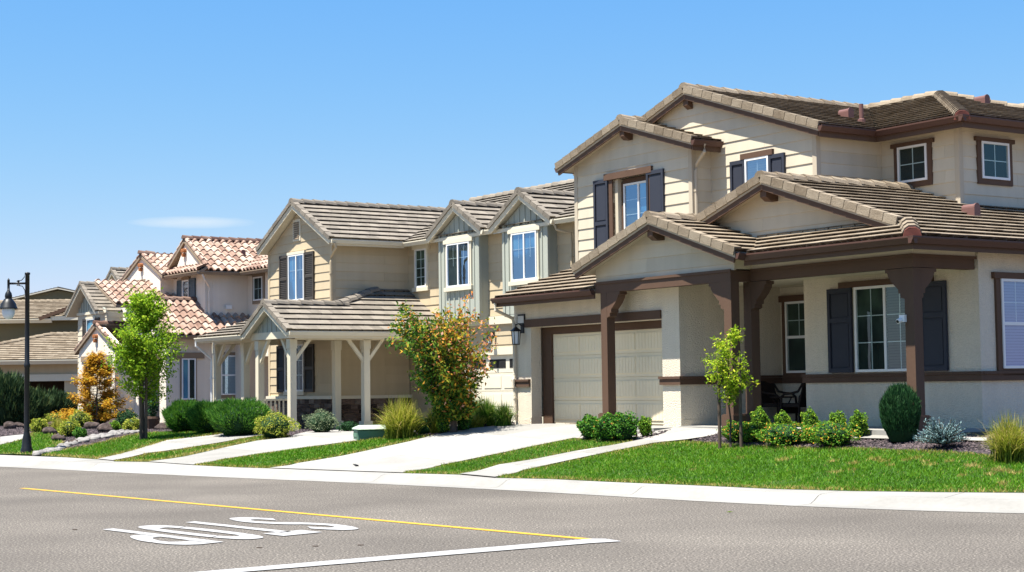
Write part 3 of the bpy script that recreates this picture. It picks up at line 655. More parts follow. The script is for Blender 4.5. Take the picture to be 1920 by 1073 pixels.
# --- stucco walls
w = MB()
W_ = lambda fc, pl, poly, holes=(), th=.12: h.wall(w, fc, pl, poly, holes, False, thick=th)
W_('F', 0, [(0, .13), (6.309, .13), (6.309, 3.0), (0, 3.0)], [(.71, 5.7155, -.2, 2.30)], .30)
W_('D', 6.309, [(.302, .13), (2.95, .13), (2.95, 3.6), (.302, 3.6)]); w.box(-.001, .16, .302, 12, .13, 3.2)
W_('F', 2.95, [(6.31, .1), (8.33, .1), (8.33, 3.3), (6.31, 3.3)])
W_('F', 1.7126, [(8.3326, .13), (12.9518, .13), (12.9518, 3.45), (8.3326, 3.45)])
W_('D', 12.9518, [(1.833, .13), (12, .13), (12, 3.40), (1.833, 3.40)]); w.box(8.3326, 8.45, 1.834, 2.95, .13, 3.4)
h.part('stucco_wall', w, 'stucco')
w = MB(); w.box(-.01, .70, -.012, .31, -.4, .128); w.box(5.726, 6.32, -.012, .31, -.4, .128); w.box(6.2, 6.318, .31, 2.95, -.4, .128); w.box(6.31, 8.33, 2.94, 3.05, -.4, .1); w.box(8.325, 12.962, 1.70, 1.9, -.5, .128); w.box(12.85, 12.962, 1.9, 12, -.5, .128)
h.part('foundation', w, 'stucco')
t = MB()                                                      # belt course
for fc, pl, a, b in (('F', 0, -.03, .665), ('F', 0, 5.66, 6.359), ('D', 6.309, .001, 2.9), ('F', 2.95, 6.36, 8.28), ('F', 1.7126, 8.28, 13.002), ('D', 12.9518, 1.7136, 12)):
    h.fbox(t, fc, pl, a, b, .875, 1.0, .001, .05); h.fbox(t, fc, pl, a - .015, b + (.016 if fc == 'F' else 0), 1.002, 1.055, .001, .075)
h.part('belt_course', t, 'brown')
# garage
t = MB(); t.box(.50, 5.7155, -.045, -.002, 2.31, 2.50); h.part('garage_header', t, 'brown')
t = MB(); t.box(.72, 1.10, .331, .42, -.1, 2.30); t.box(5.42, 5.71, .331, .42, -.1, 2.30); t.box(1.10, 5.42, .333, .42, 2.13, 2.30); h.part('garage_frame', t, 'brown')
d = MB(); d.box(1.10, 5.42, .40, .46, 0, 2.13)
for r_ in range(4):
    z0 = r_ * .5325
    d.box(1.103, 5.417, .385, .402, z0 + .008, z0 + .524)
    for c_ in range(4):
        u0 = 1.16 + c_ * 1.06
        d.box(u0 - .012, u0 + 1.012, .375, .387, z0 + .075, z0 + .46)
        for q in range(9): d.box(u0 + q * .111, u0 + q * .111 + .104, .368, .378, z0 + .09, z0 + .445)
h.part('garage_door', d, 'gdoor')
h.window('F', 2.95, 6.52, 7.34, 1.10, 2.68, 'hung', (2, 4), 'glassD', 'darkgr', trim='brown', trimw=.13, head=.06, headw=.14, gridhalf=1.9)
h.window('F', 1.7126, 9.83, 11.46, 1.08, 2.79, 'slide', (4, 3), 'glassD', 'darkgr', head=.42, headw=.12, inner2='blind_dk')
h.shutter('F', 1.7126, 9.07, 9.74, 1.075, 2.79, 'shut', 'panel', mid=.62); h.shutter('F', 1.7126, 11.52, 12.2, 1.075, 2.79, 'shut', 'panel', mid=.62)
h.window('D', 12.9518, 2.27, 3.12, 1.10, 2.79, 'hung', (2, 4), 'glassR', 'blind_bl', trim='brown', trimw=.13, head=.07, headw=.12, gridhalf=1.94, inner2=None)
dd = MB(); dd.box(7.56, 8.28, 2.90, 2.95, .05, 2.15); h.part('front_door', dd, 'brown')
# porch structure
sl = MB(); sl.box(6.31, 13.0, -.08, 2.95, -.45, -.005); sl.box(4.0, 6.30, -.75, -.0, -.4, -.03); h.part('porch_slab', sl, 'concrete')
ce = MB(); ce.box(6.312, 12.7, .2, 2.94, 3.03, 3.08); ce.box(4.26, 8.37, -.32, -.005, 3.03, 3.08); h.part('porch_ceiling', ce, 'cream')
bm = MB(); bm.box(4.055, 8.5807, -.533, -.34, 2.94, 3.165); bm.box(8.388, 8.5787, -.338, .0, 2.942, 3.163); bm.box(8.388, 12.9119, .002, .195, 2.948, 3.175); bm.box(12.719, 12.9099, .197, 1.66, 2.95, 3.173); bm.box(4.057, 4.25, -.338, -.004, 2.942, 3.16)
bm.box(4.03, 8.6, -.56, -.535, 3.13, 3.185); bm.box(8.6, 12.94, -.026, .0, 3.14, 3.195); bm.box(12.913, 12.938, .0, 1.70, 3.14, 3.193)
h.part('porch_beam', bm, 'brown')
fr = MB(); fr.box(8.6, 12.90, .03, .06, 3.19, 3.42); fr.box(12.87, 12.898, .06, 1.71, 3.19, 3.42); fr.box(8.58, 8.60, -.45, .03, 3.19, 3.50); h.part('frieze_board', fr, 'cream')
def corbel(m, base, d, n, w, ln=.46, ht=.56):
    pr = [(0, 0), (ln, 0), (ln, -.06), (ln - .05, -.07), (ln - .07, -.13), (ln - .15, -.24), (ln - .25, -.33), (ln - .31, -.38), (ln - .31, -.45), (ln - .36, -.46), (ln - .36, -.53), (0, -ht)]
    m.prism([base + d * a + Z * b for a, b in pr], n * w)
for nm, u, v, dirs in (('a', 4.24, -.533, [(X, .22)]), ('b', 8.36, -.533, [(-X, 0)]), ('c', 8.36, .0, [(X, .22)]), ('d', 12.69, .0, [(-X, 0), (Y, .22)])):
    m = MB(); m.box(u, u + .22, v, v + .22, .25, 2.94); o = h.part('porch_post', m, 'brown'); m = MB(); m.box(u - .07, u + .29, v - .07, v + .29, -.12, .25); m.box(u - .05, u + .27, v - .05, v + .27, .251, .27); h.part('post_base', m, 'brown', o)
    m = MB()
    for dv, off in dirs:
        if dv == X or dv == -X: corbel(m, V3((u + off, v + .004, 2.938)), dv, Y, .21)
        else: corbel(m, V3((u + .006, v + off, 2.94)), dv, X, .21, .40)
    h.part('post_bracket', m, 'brown', o)
def outrigger(m, u, v, z, l=.5):                              # timber block under the gable peak
    m.prism([V3((u - .09, v, z)), V3((u - .09, v + l, z)), V3((u - .09, v + l, z - .24)), V3((u - .09, v + .12, z - .24)), V3((u - .09, v, z - .16))], X * .18)
m = MB(); outrigger(m, 6.365, -.80, 4.18, .36); outrigger(m, 8.526, .45, 4.86, .36); outrigger(m, 1.952, 1.93, 7.11, .28); outrigger(m, 3.548, 2.63, zM - .24, .2); h.part('gable_beam_end', m, 'brown')
pipe(h, 'downspout', [(.07, -.60, 2.92), (.07, -.60, 2.75), (.075, -.10, 2.55), (.075, -.06, 2.4), (.075, -.06, 1.12), (.075, -.10, 1.05), (.075, -.10, .86), (.075, -.06, .78), (.075, -.06, .05)], 'stucco', .04)
pipe(h, 'downspout', [(4.70, 2.2, 6.42), (4.70, 2.2, 6.25), (4.33, 2.27, 6.0), (4.29, 2.27, 5.85), (4.29, 2.27, 3.95)], 'cornerb', .04)
roof_vent(h, 6.2, 5.3, zM - pm * 2.65 + .1, -1, 0); roof_vent(h, 6.95, 5.0, 6.83, kind='pipe'); roof_vent(h, 7.2, 8.9, 7.62, -1, .0); roof_vent(h, 11.25, 3.6, zB - p * 11.25 + .12, -1, 0)
# house number light: a lit-by-day pale panel in a black frame
m = MB(); m.box(.20, .49, -.035, -.001, 2.40, 2.64); o = h.part('house_number_light', m, 'black'); m = MB(); m.box(.222, .468, -.044, -.0355, 2.425, 2.60); h.part('lens', m, 'lens', o)
m = MB(); m.box(8.05, 8.11, 2.86, 2.94, 2.42, 2.50); h.part('porch_sensor', m, 'black')
def local(hh, u, v, z): return hh.root.matrix_basis @ V3((u, v, z))
bpy.context.view_layer.update()
H1R = Matrix.Translation((.0413, 40.3063, .8986)) @ Matrix.Rotation(HA - math.pi / 2, 4, 'Z')
H2R = Matrix.Translation((-6.472, 47.681, .585)) @ Matrix.Rotation(.603 - math.pi / 2, 4, 'Z')
H3R = Matrix.Translation((-15.311, 63.091, .549)) @ Matrix.Rotation(.605 - math.pi / 2, 4, 'Z')

# ================================================================== HOUSE 2: tan house with sage dormers
h = House('house', 'tan two-storey house with sage green dormers and a cream timber porch', 'house', .603, -6.472, 47.681, .585, 'tileB', 'siding_tan'); h.trimmat = 'cream'
h.cur['name'] = 'porch_roof'; q = .56
h.plane([(.342, -.273), (.342, 5.30), (-2.17, 5.30), (-2.17, 4.10), (-1.18, 2.23), (-1.18, -.273)], 3.75 - q * 1.18, -q, 0)
h.plane([(-2.715, -.273), (-1.18, -.273), (-1.18, 2.57), (-2.715, 2.57)], 3.75 + q * 1.18, q, 0)
h.plane([(-5.93, -.277), (-2.6, -.277), (-2.6, .2), (-2.0, 1.5), (-2.0, 2.57), (-5.93, 2.57)], 2.884 + .318 * .277, 0, .318)
h.cur['tiles'].mesh([(-1.18, 2.23, 3.77), (-2.17, 4.10, 4.30), (-2.17, 2.5, 3.7)], [(0, 1, 2)], .5)
h.gable(-1.18, 3.75, -2.715, .342, -.273, q, th=.07, barge_h=.12); h.cap((-1.18, -.28, 3.765), (-1.18, 2.5, 3.765)); h.cap((-1.15, 2.25, 3.78), (-2.17, 4.10, 4.31))
h.gut((.35, -.24, 2.88), (.35, 5.0, 2.88), X); h.gut((-5.96, -.287, 2.87), (-2.72, -.287, 2.87), -Y)
h.cur['barge'].box(.32, .348, -.25, 5.2, 2.68, 2.84); h.cur['barge'].box(-5.95, -2.7, -.285, -.25, 2.70, 2.86)
h.cur['barge'].obox(V3((-5.93, -.27, 2.86)), V3((0, 1, .318)).normalized(), X, V3((0, -.318, 1)).normalized(), 0, 2.95, -.03, .01, -.12, .04)
h.rset('roof'); g = .534
h.plane([(-6.81, 2.231), (-4.265, 2.231), (-4.265, 9.2), (-6.81, 9.2)], 7.194 + g * 4.265, g, 0)
h.plane([(-4.265, 2.231), (-1.72, 2.231), (-1.72, 4.92), (-4.265, 8.3)], 7.194 - g * 4.265, -g, 0)
mz = 5.80 - .42 * 4.924
h.plane([(-1.72, 4.924), (8.2, 4.924), (8.2, 9.225), (-4.265, 9.225), (-4.265, 8.3)], mz, 0, .42)
h.cap((-4.3, 9.225, 7.62), (8.2, 9.225, 7.62)); h.cap((-4.265, 2.22, 7.21), (-4.265, 8.2, 7.21)); h.gable(-4.265, 7.194, -6.81, -1.72, 2.231, g, th=.07, barge_h=.12)
dz = .585
for um in (1.375, 4.858):
    zr = 6.711; L_, R_ = um - 1.53, um + 1.53; vb = lambda u: 4.924 + (zr - dz * abs(u - um) - 5.80) / .42
    h.plane([(L_, 4.765), (um, 4.765), (um, vb(um)), (L_, vb(L_) + .05)], zr - dz * um, dz, 0); h.plane([(um, 4.765), (R_, 4.765), (R_, vb(R_) + .05), (um, vb(um))], zr + dz * um, -dz, 0)
    h.gable(um, zr, L_, R_, 4.765, dz, th=.07, barge_h=.11); h.cap((um, 4.76, zr + .015), (um, vb(um), zr + .015)); h.gut((R_ + .01, 4.75, 5.80), (R_ + .01, 5.0, 5.80), X)
h.gut((-1.71, 2.26, 5.81), (-1.71, 4.80, 5.81), X); h.gut((-1.71, 4.914, 5.785), (-.16, 4.914, 5.785), -Y); h.gut((2.93, 4.914, 5.785), (3.3, 4.914, 5.785), -Y); h.gut((6.42, 4.914, 5.785), (8.2, 4.914, 5.785), -Y)
h.cur['barge'].box(-1.74, -1.712, 2.3, 4.9, 5.62, 5.78)
h.finish('cream', 'cream', 'cream')
w = MB(); gw = lambda *a, **k: h.wall(w, *a, **k)
gw('F', 2.573, [(-6.616, .95), (-2.17, .95), (-2.17, 5.85), (-4.265, 7.0), (-6.616, 5.75)])
gw('D', -2.17, [(2.6, .95), (5.32, .95), (5.32, 5.75), (2.6, 5.75)])
gw('F', 5.324, [(-2.17, 3.28), (8.2, 3.28), (8.2, 5.72), (-2.17, 5.72)]); gw('F', 5.36, [(-2.17, .0), (8.2, .0), (8.2, 3.05), (-2.17, 3.05)], holes=[(.9, 6.2, -.2, 2.2)])
h.part('siding_wall', w, 'siding_tan')
k = MB(); k.box(-6.53, -2.27, 2.68, 10, 0, 5.7); k.box(-2.3, 8.1, 5.5, 10, 0, 5.65); h.part('inner_wall', k, 'cornerb')
w = MB(); w.box(-2.17, 8.2, 5.27, 5.5, 3.03, 3.27); w.box(.3, 6.6, 5.33, 5.5, 2.13, 2.36); w.box(.72, .9, 5.33, 5.5, 0, 2.13); w.box(6.2, 6.4, 5.33, 5.5, 0, 2.13); h.part('band_trim', w, 'cream')
w = MB(); bt = MB()
for um in (1.375, 4.858):
    a, b = um - 1.105, um + 1.105
    h.wall(w, 'F', 4.99, [(a, 3.27), (b, 3.27), (b, 5.85), (um, 6.49), (a, 5.85)], siding=False, thick=.08); w.box(b - .08, b, 5.07, 5.5, 3.27, 5.9); w.box(a, a + .08, 5.07, 5.5, 3.27, 5.9); w.box(a, b, 4.995, 5.3, 3.2, 3.268)
    s_ = a
    while s_ < b + .01:
        bt.box(max(a, s_ - .025), min(b + .0, s_ + .025), 4.965, 4.989, 3.275, 5.84 + dz * (1.105 - abs(s_ - um)) - .03); s_ += .2763
    for c_ in (a + .03, b - .055): bt.box(c_ - .055, c_ + .055, 4.96, 4.989, 3.272, 5.86)
    bt.box(b - .001, b + .022, 4.962, 5.06, 3.272, 5.82)
h.part('dormer_wall', w, 'batten'); h.part('batten', bt, 'batten')
c = MB()
for u in (-6.616, -2.17):
    s_ = 1 if u > -4 else -1
    c.box(min(u - .10 * s_, u + .025 * s_), max(u - .10 * s_, u + .025 * s_), 2.545, 2.572, .95, 5.7); c.box(min(u, u + .025 * s_), max(u, u + .025 * s_), 2.574, 2.68, .95, 5.7)
h.part('corner_board', c, 'siding_tan')
h.window('F', 2.573, -5.08, -3.98, 4.05, 5.55, 'slide', (4, 3), 'glassF', 'reflection_panel', head=.06, headw=.09, sill=.03, inner2='dark', gridhalf=4.75)
h.shutter('F', 2.573, -5.73, -5.12, 4.02, 5.57, 'shut_g', 'louver', mid=.5); h.shutter('F', 2.573, -3.95, -3.32, 4.02, 5.57, 'shut_g', 'louver', mid=.5)
h.window('F', 5.324, -1.66, -1.0, 4.36, 5.58, 'plain', (2, 4), 'glassD', 'darkgr', trim='cream', trimw=.08, head=.08, headw=.13, sill=.07)
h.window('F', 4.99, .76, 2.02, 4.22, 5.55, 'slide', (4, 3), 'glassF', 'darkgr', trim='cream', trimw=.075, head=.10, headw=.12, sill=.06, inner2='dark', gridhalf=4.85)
h.window('F', 4.99, 4.25, 5.49, 4.2, 5.58, 'slide', (4, 3), 'glassF', 'reflection_panel', trim='cream', trimw=.075, head=.10, headw=.12, sill=.06, inner2='reflection_panel', gridhalf=4.85)
h.window('F', 2.573, -5.36, -4.05, 1.13, 2.64, 'slide', (4, 3), 'glassD', 'darkgr', sill=.05, head=.05, headw=.1, inner2='dark')
h.shutter('F', 2.573, -5.95, -5.40, 1.1, 2.62, 'shut_g', 'louver', mid=.5); h.shutter('F', 2.573, -4.0, -3.36, 1.1, 2.62, 'shut_g', 'louver', mid=.5)
m = MB(); m.box(-4.77, -4.25, 2.53, 2.572, 5.98, 6.68); o = h.part('gable_vent', m, 'cream'); m = MB()
for i in range(8): m.mesh([(-4.70, 2.50, 6.05 + i * .07), (-4.32, 2.50, 6.05 + i * .07), (-4.32, 2.525, 6.11 + i * .07), (-4.70, 2.525, 6.11 + i * .07)], [(0, 1, 2, 3)])
h.part('louver', m, 'taupe', o)
# stone base with cap
st = MB()
for fc, pl, a, b in (('F', 2.573, -6.6, -2.10), ('D', -2.17, 2.50, 5.36)):
    z0 = -.1
    while z0 < .86:
        hh = rng.uniform(.10, .17); s_ = a
        if z0 + hh > .80: hh = .88 - z0
        while s_ < b:
            ln = rng.uniform(.14, .46); e = min(b, s_ + ln); h.fbox(st, fc, pl, s_ + .006, e - .006, z0 + .006, z0 + hh - .006, -.02, .05 + rng.uniform(0, .035)); s_ += ln
        z0 += hh
h.part('stone_base', st, 'stone'); m = MB(); m.box(-6.62, -2.06, 2.44, 2.57, .88, .98); m.box(-2.168, -2.06, 2.57, 5.36, .88, .978); h.part('stone_cap', m, 'cream')
# garage door with a row of small lites
d = MB(); d.box(.9, 6.2, 5.42, 5.5, 0, 2.13)
for r_ in range(4):
    z0 = r_ * .5325; d.box(.903, 6.197, 5.40, 5.42, z0 + .008, z0 + .524)
    for i in range(5):
        u0 = 1.0 + i * 1.05
        if r_ < 3: d.box(u0, u0 + .9, 5.385, 5.40, z0 + .09, z0 + .44)
o = h.part('garage_door', d, 'gdoor_w'); m = MB()
for i in range(5): u0 = 1.0 + i * 1.05; m.box(u0 + .3, u0 + 1.15, 5.392, 5.399, 1.74, 2.0)
h.part('door_lite', m, 'dark', o)
# porch timbers
sl = MB(); sl.box(-6.0, .3, -.2, 2.573, -.5, .0); h.part('porch_slab', sl, 'concrete'); ce = MB(); ce.box(-5.9, .2, .1, 2.56, 2.86, 2.9); ce.box(-2.1, .2, 2.56, 5.3, 2.72, 2.76); h.part('porch_ceiling', ce, 'cream')
bm = MB(); bm.box(-2.55, .03, -.04, .15, 2.69, 2.90); bm.box(-.17, .02, .152, 5.2, 2.64, 2.86); bm.box(-5.98, -2.52, .25, .44, 2.66, 2.86); bm.box(-5.98, -5.79, .442, 2.5, 2.66, 2.858); h.part('porch_beam', bm, 'creampost')
w = MB(); h.wall(w, 'F', .0, [(-2.5, 2.88), (-.0, 2.88), (-.0, 2.98), (-1.18, 3.60), (-2.5, 2.96)], siding=False, thick=.06)
for i in range(9): u0 = -2.4 + i * .3; w.box(u0 - .02, u0 + .02, -.022, -.001, 2.90, 3.56 - .56 * abs(u0 + 1.18) - .05)
h.part('gable_panel', w, 'batten')
def brace(m, u, v, d):
    n = d.cross(Z); a = V3((u, v, 1.98)); m.prism([a + n * -.045, a + Z * .17 + n * -.045, a + d * .5 + Z * .70 + n * -.045, a + d * .5 + Z * .70 - d * .13 + n * -.045] if False else [a - n * .045, a + Z * .16 - n * .045, a + d * .44 + Z * .70 - n * .045, a + d * .56 + Z * .70 - n * .045], n * .09)
for u, v, dirs in ((-.2, 0, [(Y, -.1, .2), (-X, -.2, .1)]), (-2.316, 0, [(X, 0, .1)]), (-3.86, .25, [(X, .0, .1)]), (-5.96, .25, [(X, 0, .1), (Y, -5.86, .45)]), (-.2, 2.454, [(Y, -.1, .2), (-Y, -.1, 0)]), (-1.55, 2.2, [])):
    m = MB(); m.box(u, u + .2, v, v + .2, -.1, 2.38); m.box(u - .02, u + .22, v - .02, v + .22, 2.381, 2.66); o = h.part('porch_post', m, 'creampost'); m = MB(); m.box(u - .05, u + .25, v - .05, v + .25, -.15, .22); h.part('post_base', m, 'creampost', o)
    if dirs:
        m = MB()
        for dv, uu, vv in dirs:
            if dv == X: brace(m, u + .2, v + .1, X)
            elif dv == -X: brace(m, u, v + .1, -X)
            elif dv == Y: brace(m, u + .1, v + .2, Y)
            else: brace(m, u + .1, v, -Y)
        h.part('brace', m, 'creampost', o)
for a, b in ((-5.76, -3.86), (-3.66, -2.316)):
    m = MB(); m.box(a, b, .29, .38, .86, .92); m.box(a, b, .31, .36, .74, .80); m.box(a, b, .31, .36, .08, .13); s_ = a + .08
    while s_ < b - .04: m.box(s_, s_ + .04, .315, .355, .13, .74); s_ += .12
    h.part('railing', m, 'creampost')
m = MB(); m.box(-2.15, -2.08, .2, .95, .86, .92); v_ = .25
while v_ < .9: m.box(-2.135, -2.095, v_, v_ + .04, .1, .86); v_ += .14
h.part('railing', m, 'creampost')
pipe(h, 'downspout', [(-1.62, 2.35, 5.70), (-1.65, 2.42, 5.55), (-2.06, 2.47, 5.3), (-2.09, 2.47, 5.15), (-2.09, 2.47, 3.6)], 'siding_tan', .04)
pipe(h, 'downspout', [(-5.9, -.36, 2.76), (-5.9, -.36, 2.62), (-5.86, .16, 2.2), (-5.86, .16, 2.1), (-5.86, .16, .05)], 'white', .035)
pipe(h, 'downspout', [(6.46, 4.85, 5.68), (6.5, 4.9, 5.5), (6.75, 5.22, 5.4), (6.75, 5.22, 5.2), (6.75, 5.22, 3.4)], 'siding_tan', .035)

# ================================================================== HOUSE 3: white stucco with barrel tiles
h = House('house', 'white stucco house with orange barrel tile roofs and slate blue shutters', 'house', .605, -15.311, 63.091, .549, 'tileS', 'stucco_pink'); h.trimmat = 'taupe'
h.cur['name'] = 'porch_roof'; e = .445
def bar(poly, z0, b, c): h.plane(poly, z0, b, c, barrel=True)
bar([(-1.918, -.10), (.36, -.10), (.36, 4.2), (-1.918, 4.2)], 3.893 + e * 1.918, -e, 0); h.plane([(-4.18, -.1), (-1.918, -.1), (-1.918, 4.2), (-4.18, 4.2)], 3.893 + e * 1.918, e, 0)
h.gable(-1.918, 3.93, -4.18, .36, -.10, e, ex=.38, round_=True); h.cap((-1.918, -.12, 3.93), (-1.918, 4.2, 3.93), w=.14)
f = (4.70 - 3.314) / (3.507 - 1.53)
bar([(1.53, .53), (3.55, .53), (3.55, 7.0), (1.53, 7.0)], 4.70 + f * 1.53, -f, 0); h.plane([(-.6, .53), (1.53, .53), (1.53, 7.0), (-.6, 7.0)], 4.70 - f * 1.53, f, 0)
h.gable(1.53, 4.73, -.5, 3.55, .53, f, ex=.38, round_=True); h.cap((1.53, .5, 4.74), (1.53, 7.0, 4.74), w=.14)
h.gut((3.56, .53, 3.28), (3.56, 6.5, 3.28), X)
h.rset('roof'); g = (6.773 - 5.803) / 2.22
bar([(-2.54, 2.05), (-.30, 2.05), (-.30, 3.0), (-2.54, 5.0)], 6.773 - g * 2.54, -g, 0); h.plane([(-4.77, 2.05), (-2.54, 2.05), (-2.54, 6), (-4.77, 6)], 6.773 + g * 2.54, g, 0)
h.gable(-2.54, 6.80, -4.77, -.30, 2.05, g, ex=.38, round_=True); h.cap((-2.54, 2.0, 6.82), (-2.54, 2.61, 6.82), w=.14)
zf = 5.78; g2 = .60
bar([(-.30, 2.23), (2.80, 2.23), (2.80, 2.6), (.0, 2.66), (-.30, 2.66)], zf - g2 * 2.23, 0, g2)
m2 = (7.17 - 5.78) / (2.80 - .53)
bar([(.53, 2.61), (2.80, 2.61), (2.80, 8.5), (.53, 8.5)], 7.17 + m2 * .53, -m2, 0); h.plane([(-1.8, 2.61), (.53, 2.61), (.53, 8.5), (-1.8, 8.5)], 7.17 - m2 * .53, m2, 0)
h.gable(.53, 7.20, -1.7, 2.5, 2.61, m2, ex=.38, round_=True); h.cap((.53, 2.58, 7.21), (.53, 8.5, 7.21), w=.14)
bar([(2.80, 4.0), (5.5, 4.0), (5.5, 6.2), (1.2, 6.2)], zf - .5 * 4.0, 0, .5)
h.gut((-.29, 2.22, 5.76), (2.92, 2.22, 5.76), -Y); h.gut((2.81, 2.2, 5.76), (2.81, 3.95, 5.76), X); h.gut((2.81, 3.99, 5.76), (5.5, 3.99, 5.76), -Y)
h.finish('taupe', 'taupe', 'taupe', cap='capS', rake='tileS')
w = MB(); W_ = lambda fc, pl, poly, holes=(), th=.3: h.wall(w, fc, pl, poly, holes, False, thick=th)
W_('F', 0, [(-3.9, -.2), (0, -.2), (0, 3.0), (-1.918, 3.83), (-3.9, 3.0)], [(-3.42, -.45, -.3, 2.46)]); W_('D', 0, [(.3, -.2), (4.5, -.2), (4.5, 3.0), (.3, 3.0)])
W_('F', .82, [(-.1, -.2), (3.03, -.2), (3.03, 3.38), (1.53, 4.52), (-.1, 3.5)], [(.35, 2.42, -.3, 2.45)]); W_('D', 3.03, [(1.12, -.2), (6.9, -.2), (6.9, 3.3), (1.12, 3.3)])
W_('F', 2.13, [(-4.63, 2.5), (-.656, 2.5), (-.656, 5.72), (-2.54, 6.66), (-4.63, 5.72)], [(-3.40, -2.30, 3.6, 5.66)], .45); W_('D', -.656, [(2.58, 2.5), (3.2, 2.5), (3.2, 5.72), (2.58, 5.72)])
W_('F', 2.677, [(-.656, 2.5), (2.4, 2.5), (2.4, 5.75), (.53, 7.0), (-.656, 5.75)]); W_('D', 2.401, [(2.98, 2.5), (4.47, 2.5), (4.47, 5.72), (2.98, 5.72)]); W_('F', 4.467, [(2.4, 2.5), (5.5, 2.5), (5.5, 5.72), (2.4, 5.72)])
W_('F', 3.6, [(-4.2, 0), (4, 0), (4, 3), (-4.2, 3)], (), .1); W_('F', 7.0, [(3.03, -.2), (6, -.2), (6, 3.2), (3.03, 3.2)])
h.part('stucco_wall', w, 'stucco_pink'); k = MB(); k.box(-4.6, 2.3, 3.7, 9, 0, 5.6); k.box(2.2, 5.4, 4.8, 9, 2.5, 5.6); h.part('inner_wall', k, 'stucco_pink')
t = MB(); t.box(-3.62, -.28, -.04, -.003, 2.44, 2.66); t.box(.2, 2.55, .78, .817, 2.43, 2.62); t.box(-3.5, -2.2, 2.10, 2.128, 5.66, 5.76); h.part('opening_trim', t, 'taupe')
h.shutter('F', 2.13, -4.06, -3.44, 4.0, 5.60, 'shut_b', 'board'); h.shutter('F', 2.13, -2.28, -1.64, 4.0, 5.60, 'shut_b', 'board')
h.window('F', 2.50, -3.40, -2.30, 4.0, 5.5, 'plain', (2, 2), 'glassD', 'darkgr')
h.window('F', 2.677, .36, .98, 4.6, 5.55, 'plain', (2, 2), 'glassF', 'dark', head=.05, headw=.12); h.shutter('F', 2.677, -.16, .34, 4.3, 5.58, 'shut_b', 'board'); h.shutter('F', 2.677, 1.0, 1.56, 4.3, 5.58, 'shut_b', 'board')
h.window('F', 4.467, 3.0, 3.78, 4.65, 5.56, 'plain', (2, 2), 'glassD', 'dark', trim='taupe', trimw=.12)
h.window('D', 3.03, 1.42, 1.98, .90, 2.44, 'slide', (2, 1), 'glassD', 'reflection_panel', inner2='dark', trim='taupe', trimw=.05, head=.3, headw=.22)
h.window('D', 3.03, 3.0, 3.75, 1.05, 2.55, 'hung', (1, 1), 'glassF', 'blind', trim='taupe', trimw=.12)
m = MB()
for uu, vv, zz in ((-1.918, 0, 3.30), (-2.54, 2.13, 6.22), (.53, 2.677, 6.60), (1.53, .82, 4.0)):
    for a_, b_ in ((-.1, .12), (.06, .12), (-.02, -.05)):
        m.tube([(uu + a_, vv - .13, zz + b_), (uu + a_, vv + .02, zz + b_)], .075, 8)
h.part('clay_vent_tubes', m, 'terra')
pipe(h, 'downspout', [(2.85, 2.35, 5.64), (2.85, 2.45, 5.45), (2.5, 2.8, 5.2), (2.48, 2.8, 5.0), (2.48, 2.8, 3.6)], 'stucco_pink', .032)
roof_vent(h, 1.6, 4.6, 6.60, -1, 0); roof_vent(h, 2.5, 4.9, 4.12, -1, 0)
m = MB(); m.box(2.44, 2.50, 3.5, 3.75, 4.35, 4.5); h.part('wall_vent', m, 'white')

# ================================================================== HOUSE 4: gabled house between
h = House('house', 'small-looking gabled house with sage battens and dark louvered shutters behind the white one', 'house', .6, -20, 80, .6, 'tileB', 'siding'); h.trimmat = 'cream'
s4 = .66
h.plane([(-5.44, 0), (-3.23, 0), (-3.23, 6), (-5.44, 6)], 6.64 + s4 * 3.23, s4, 0); h.plane([(-3.23, 0), (-1.0, 0), (-1.0, 6), (-3.23, 6)], 6.64 - s4 * 3.23, -s4, 0)
h.gable(-3.23, 6.64, -5.44, -1.0, 0, s4, th=.07, barge_h=.12); h.cap((-3.23, 0, 6.66), (-3.23, 3, 6.66))
h.plane([(-1.25, .9), (2.2, .9), (2.2, 7), (-1.25, 7)], 7.25 - s4 * 1.25, -s4, 0); h.plane([(-4.5, .9), (-1.25, .9), (-1.25, 7), (-4.5, 7)], 7.25 + s4 * 1.25, s4, 0)
h.gable(-1.25, 7.25, -4.4, 2.2, .9, s4, th=.07, barge_h=.12); h.cap((-1.25, .9, 7.27), (-1.25, 7, 7.27)); h.gut((-.99, .1, 5.15), (-.99, 1.1, 5.15), X)
h.finish('cream', 'cream', 'cream')
w = MB(); h.wall(w, 'F', .45, [(-4.75, 0), (-.65, 0), (-.65, 5.1), (-4.75, 5.1)]); h.wall(w, 'F', 1.3, [(-.65, 0), (1.7, 0), (1.7, 5.2), (-.65, 5.2)]); h.wall(w, 'D', -.65, [(.48, 0), (1.3, 0), (1.3, 5.1), (.48, 5.1)])
h.part('siding_wall', w, 'siding')
w = MB(); h.wall(w, 'F', .45, [(-4.75, 5.22), (-1.7, 5.22), (-1.0, 5.22), (-3.23, 6.45)], siding=False); h.wall(w, 'F', 1.3, [(-3, 5.2), (1.6, 5.3), (-1.25, 7.05), (-3, 6)], siding=False); w.box(-4.75, -.65, .6, 5, 0, 5); w.box(-.7, 1.65, 1.5, 5, 0, 5)
for i in range(12): u0 = -4.6 + i * .35; w.box(u0 - .03, u0 + .03, .42, .449, 5.22, max(5.3, 6.4 - s4 * abs(u0 + 3.23)))
for i in range(7): u0 = -.5 + i * .33; w.box(u0 - .03, u0 + .03, 1.27, 1.299, 5.22, max(5.3, 7.0 - s4 * abs(u0 + 1.25)))
h.part('gable_panel', w, 'batten'); t = MB(); t.box(-4.8, -.6, .38, .449, 5.08, 5.21); t.box(-.64, 1.7, 1.24, 1.299, 5.17, 5.3); h.part('band_trim', t, 'cream')
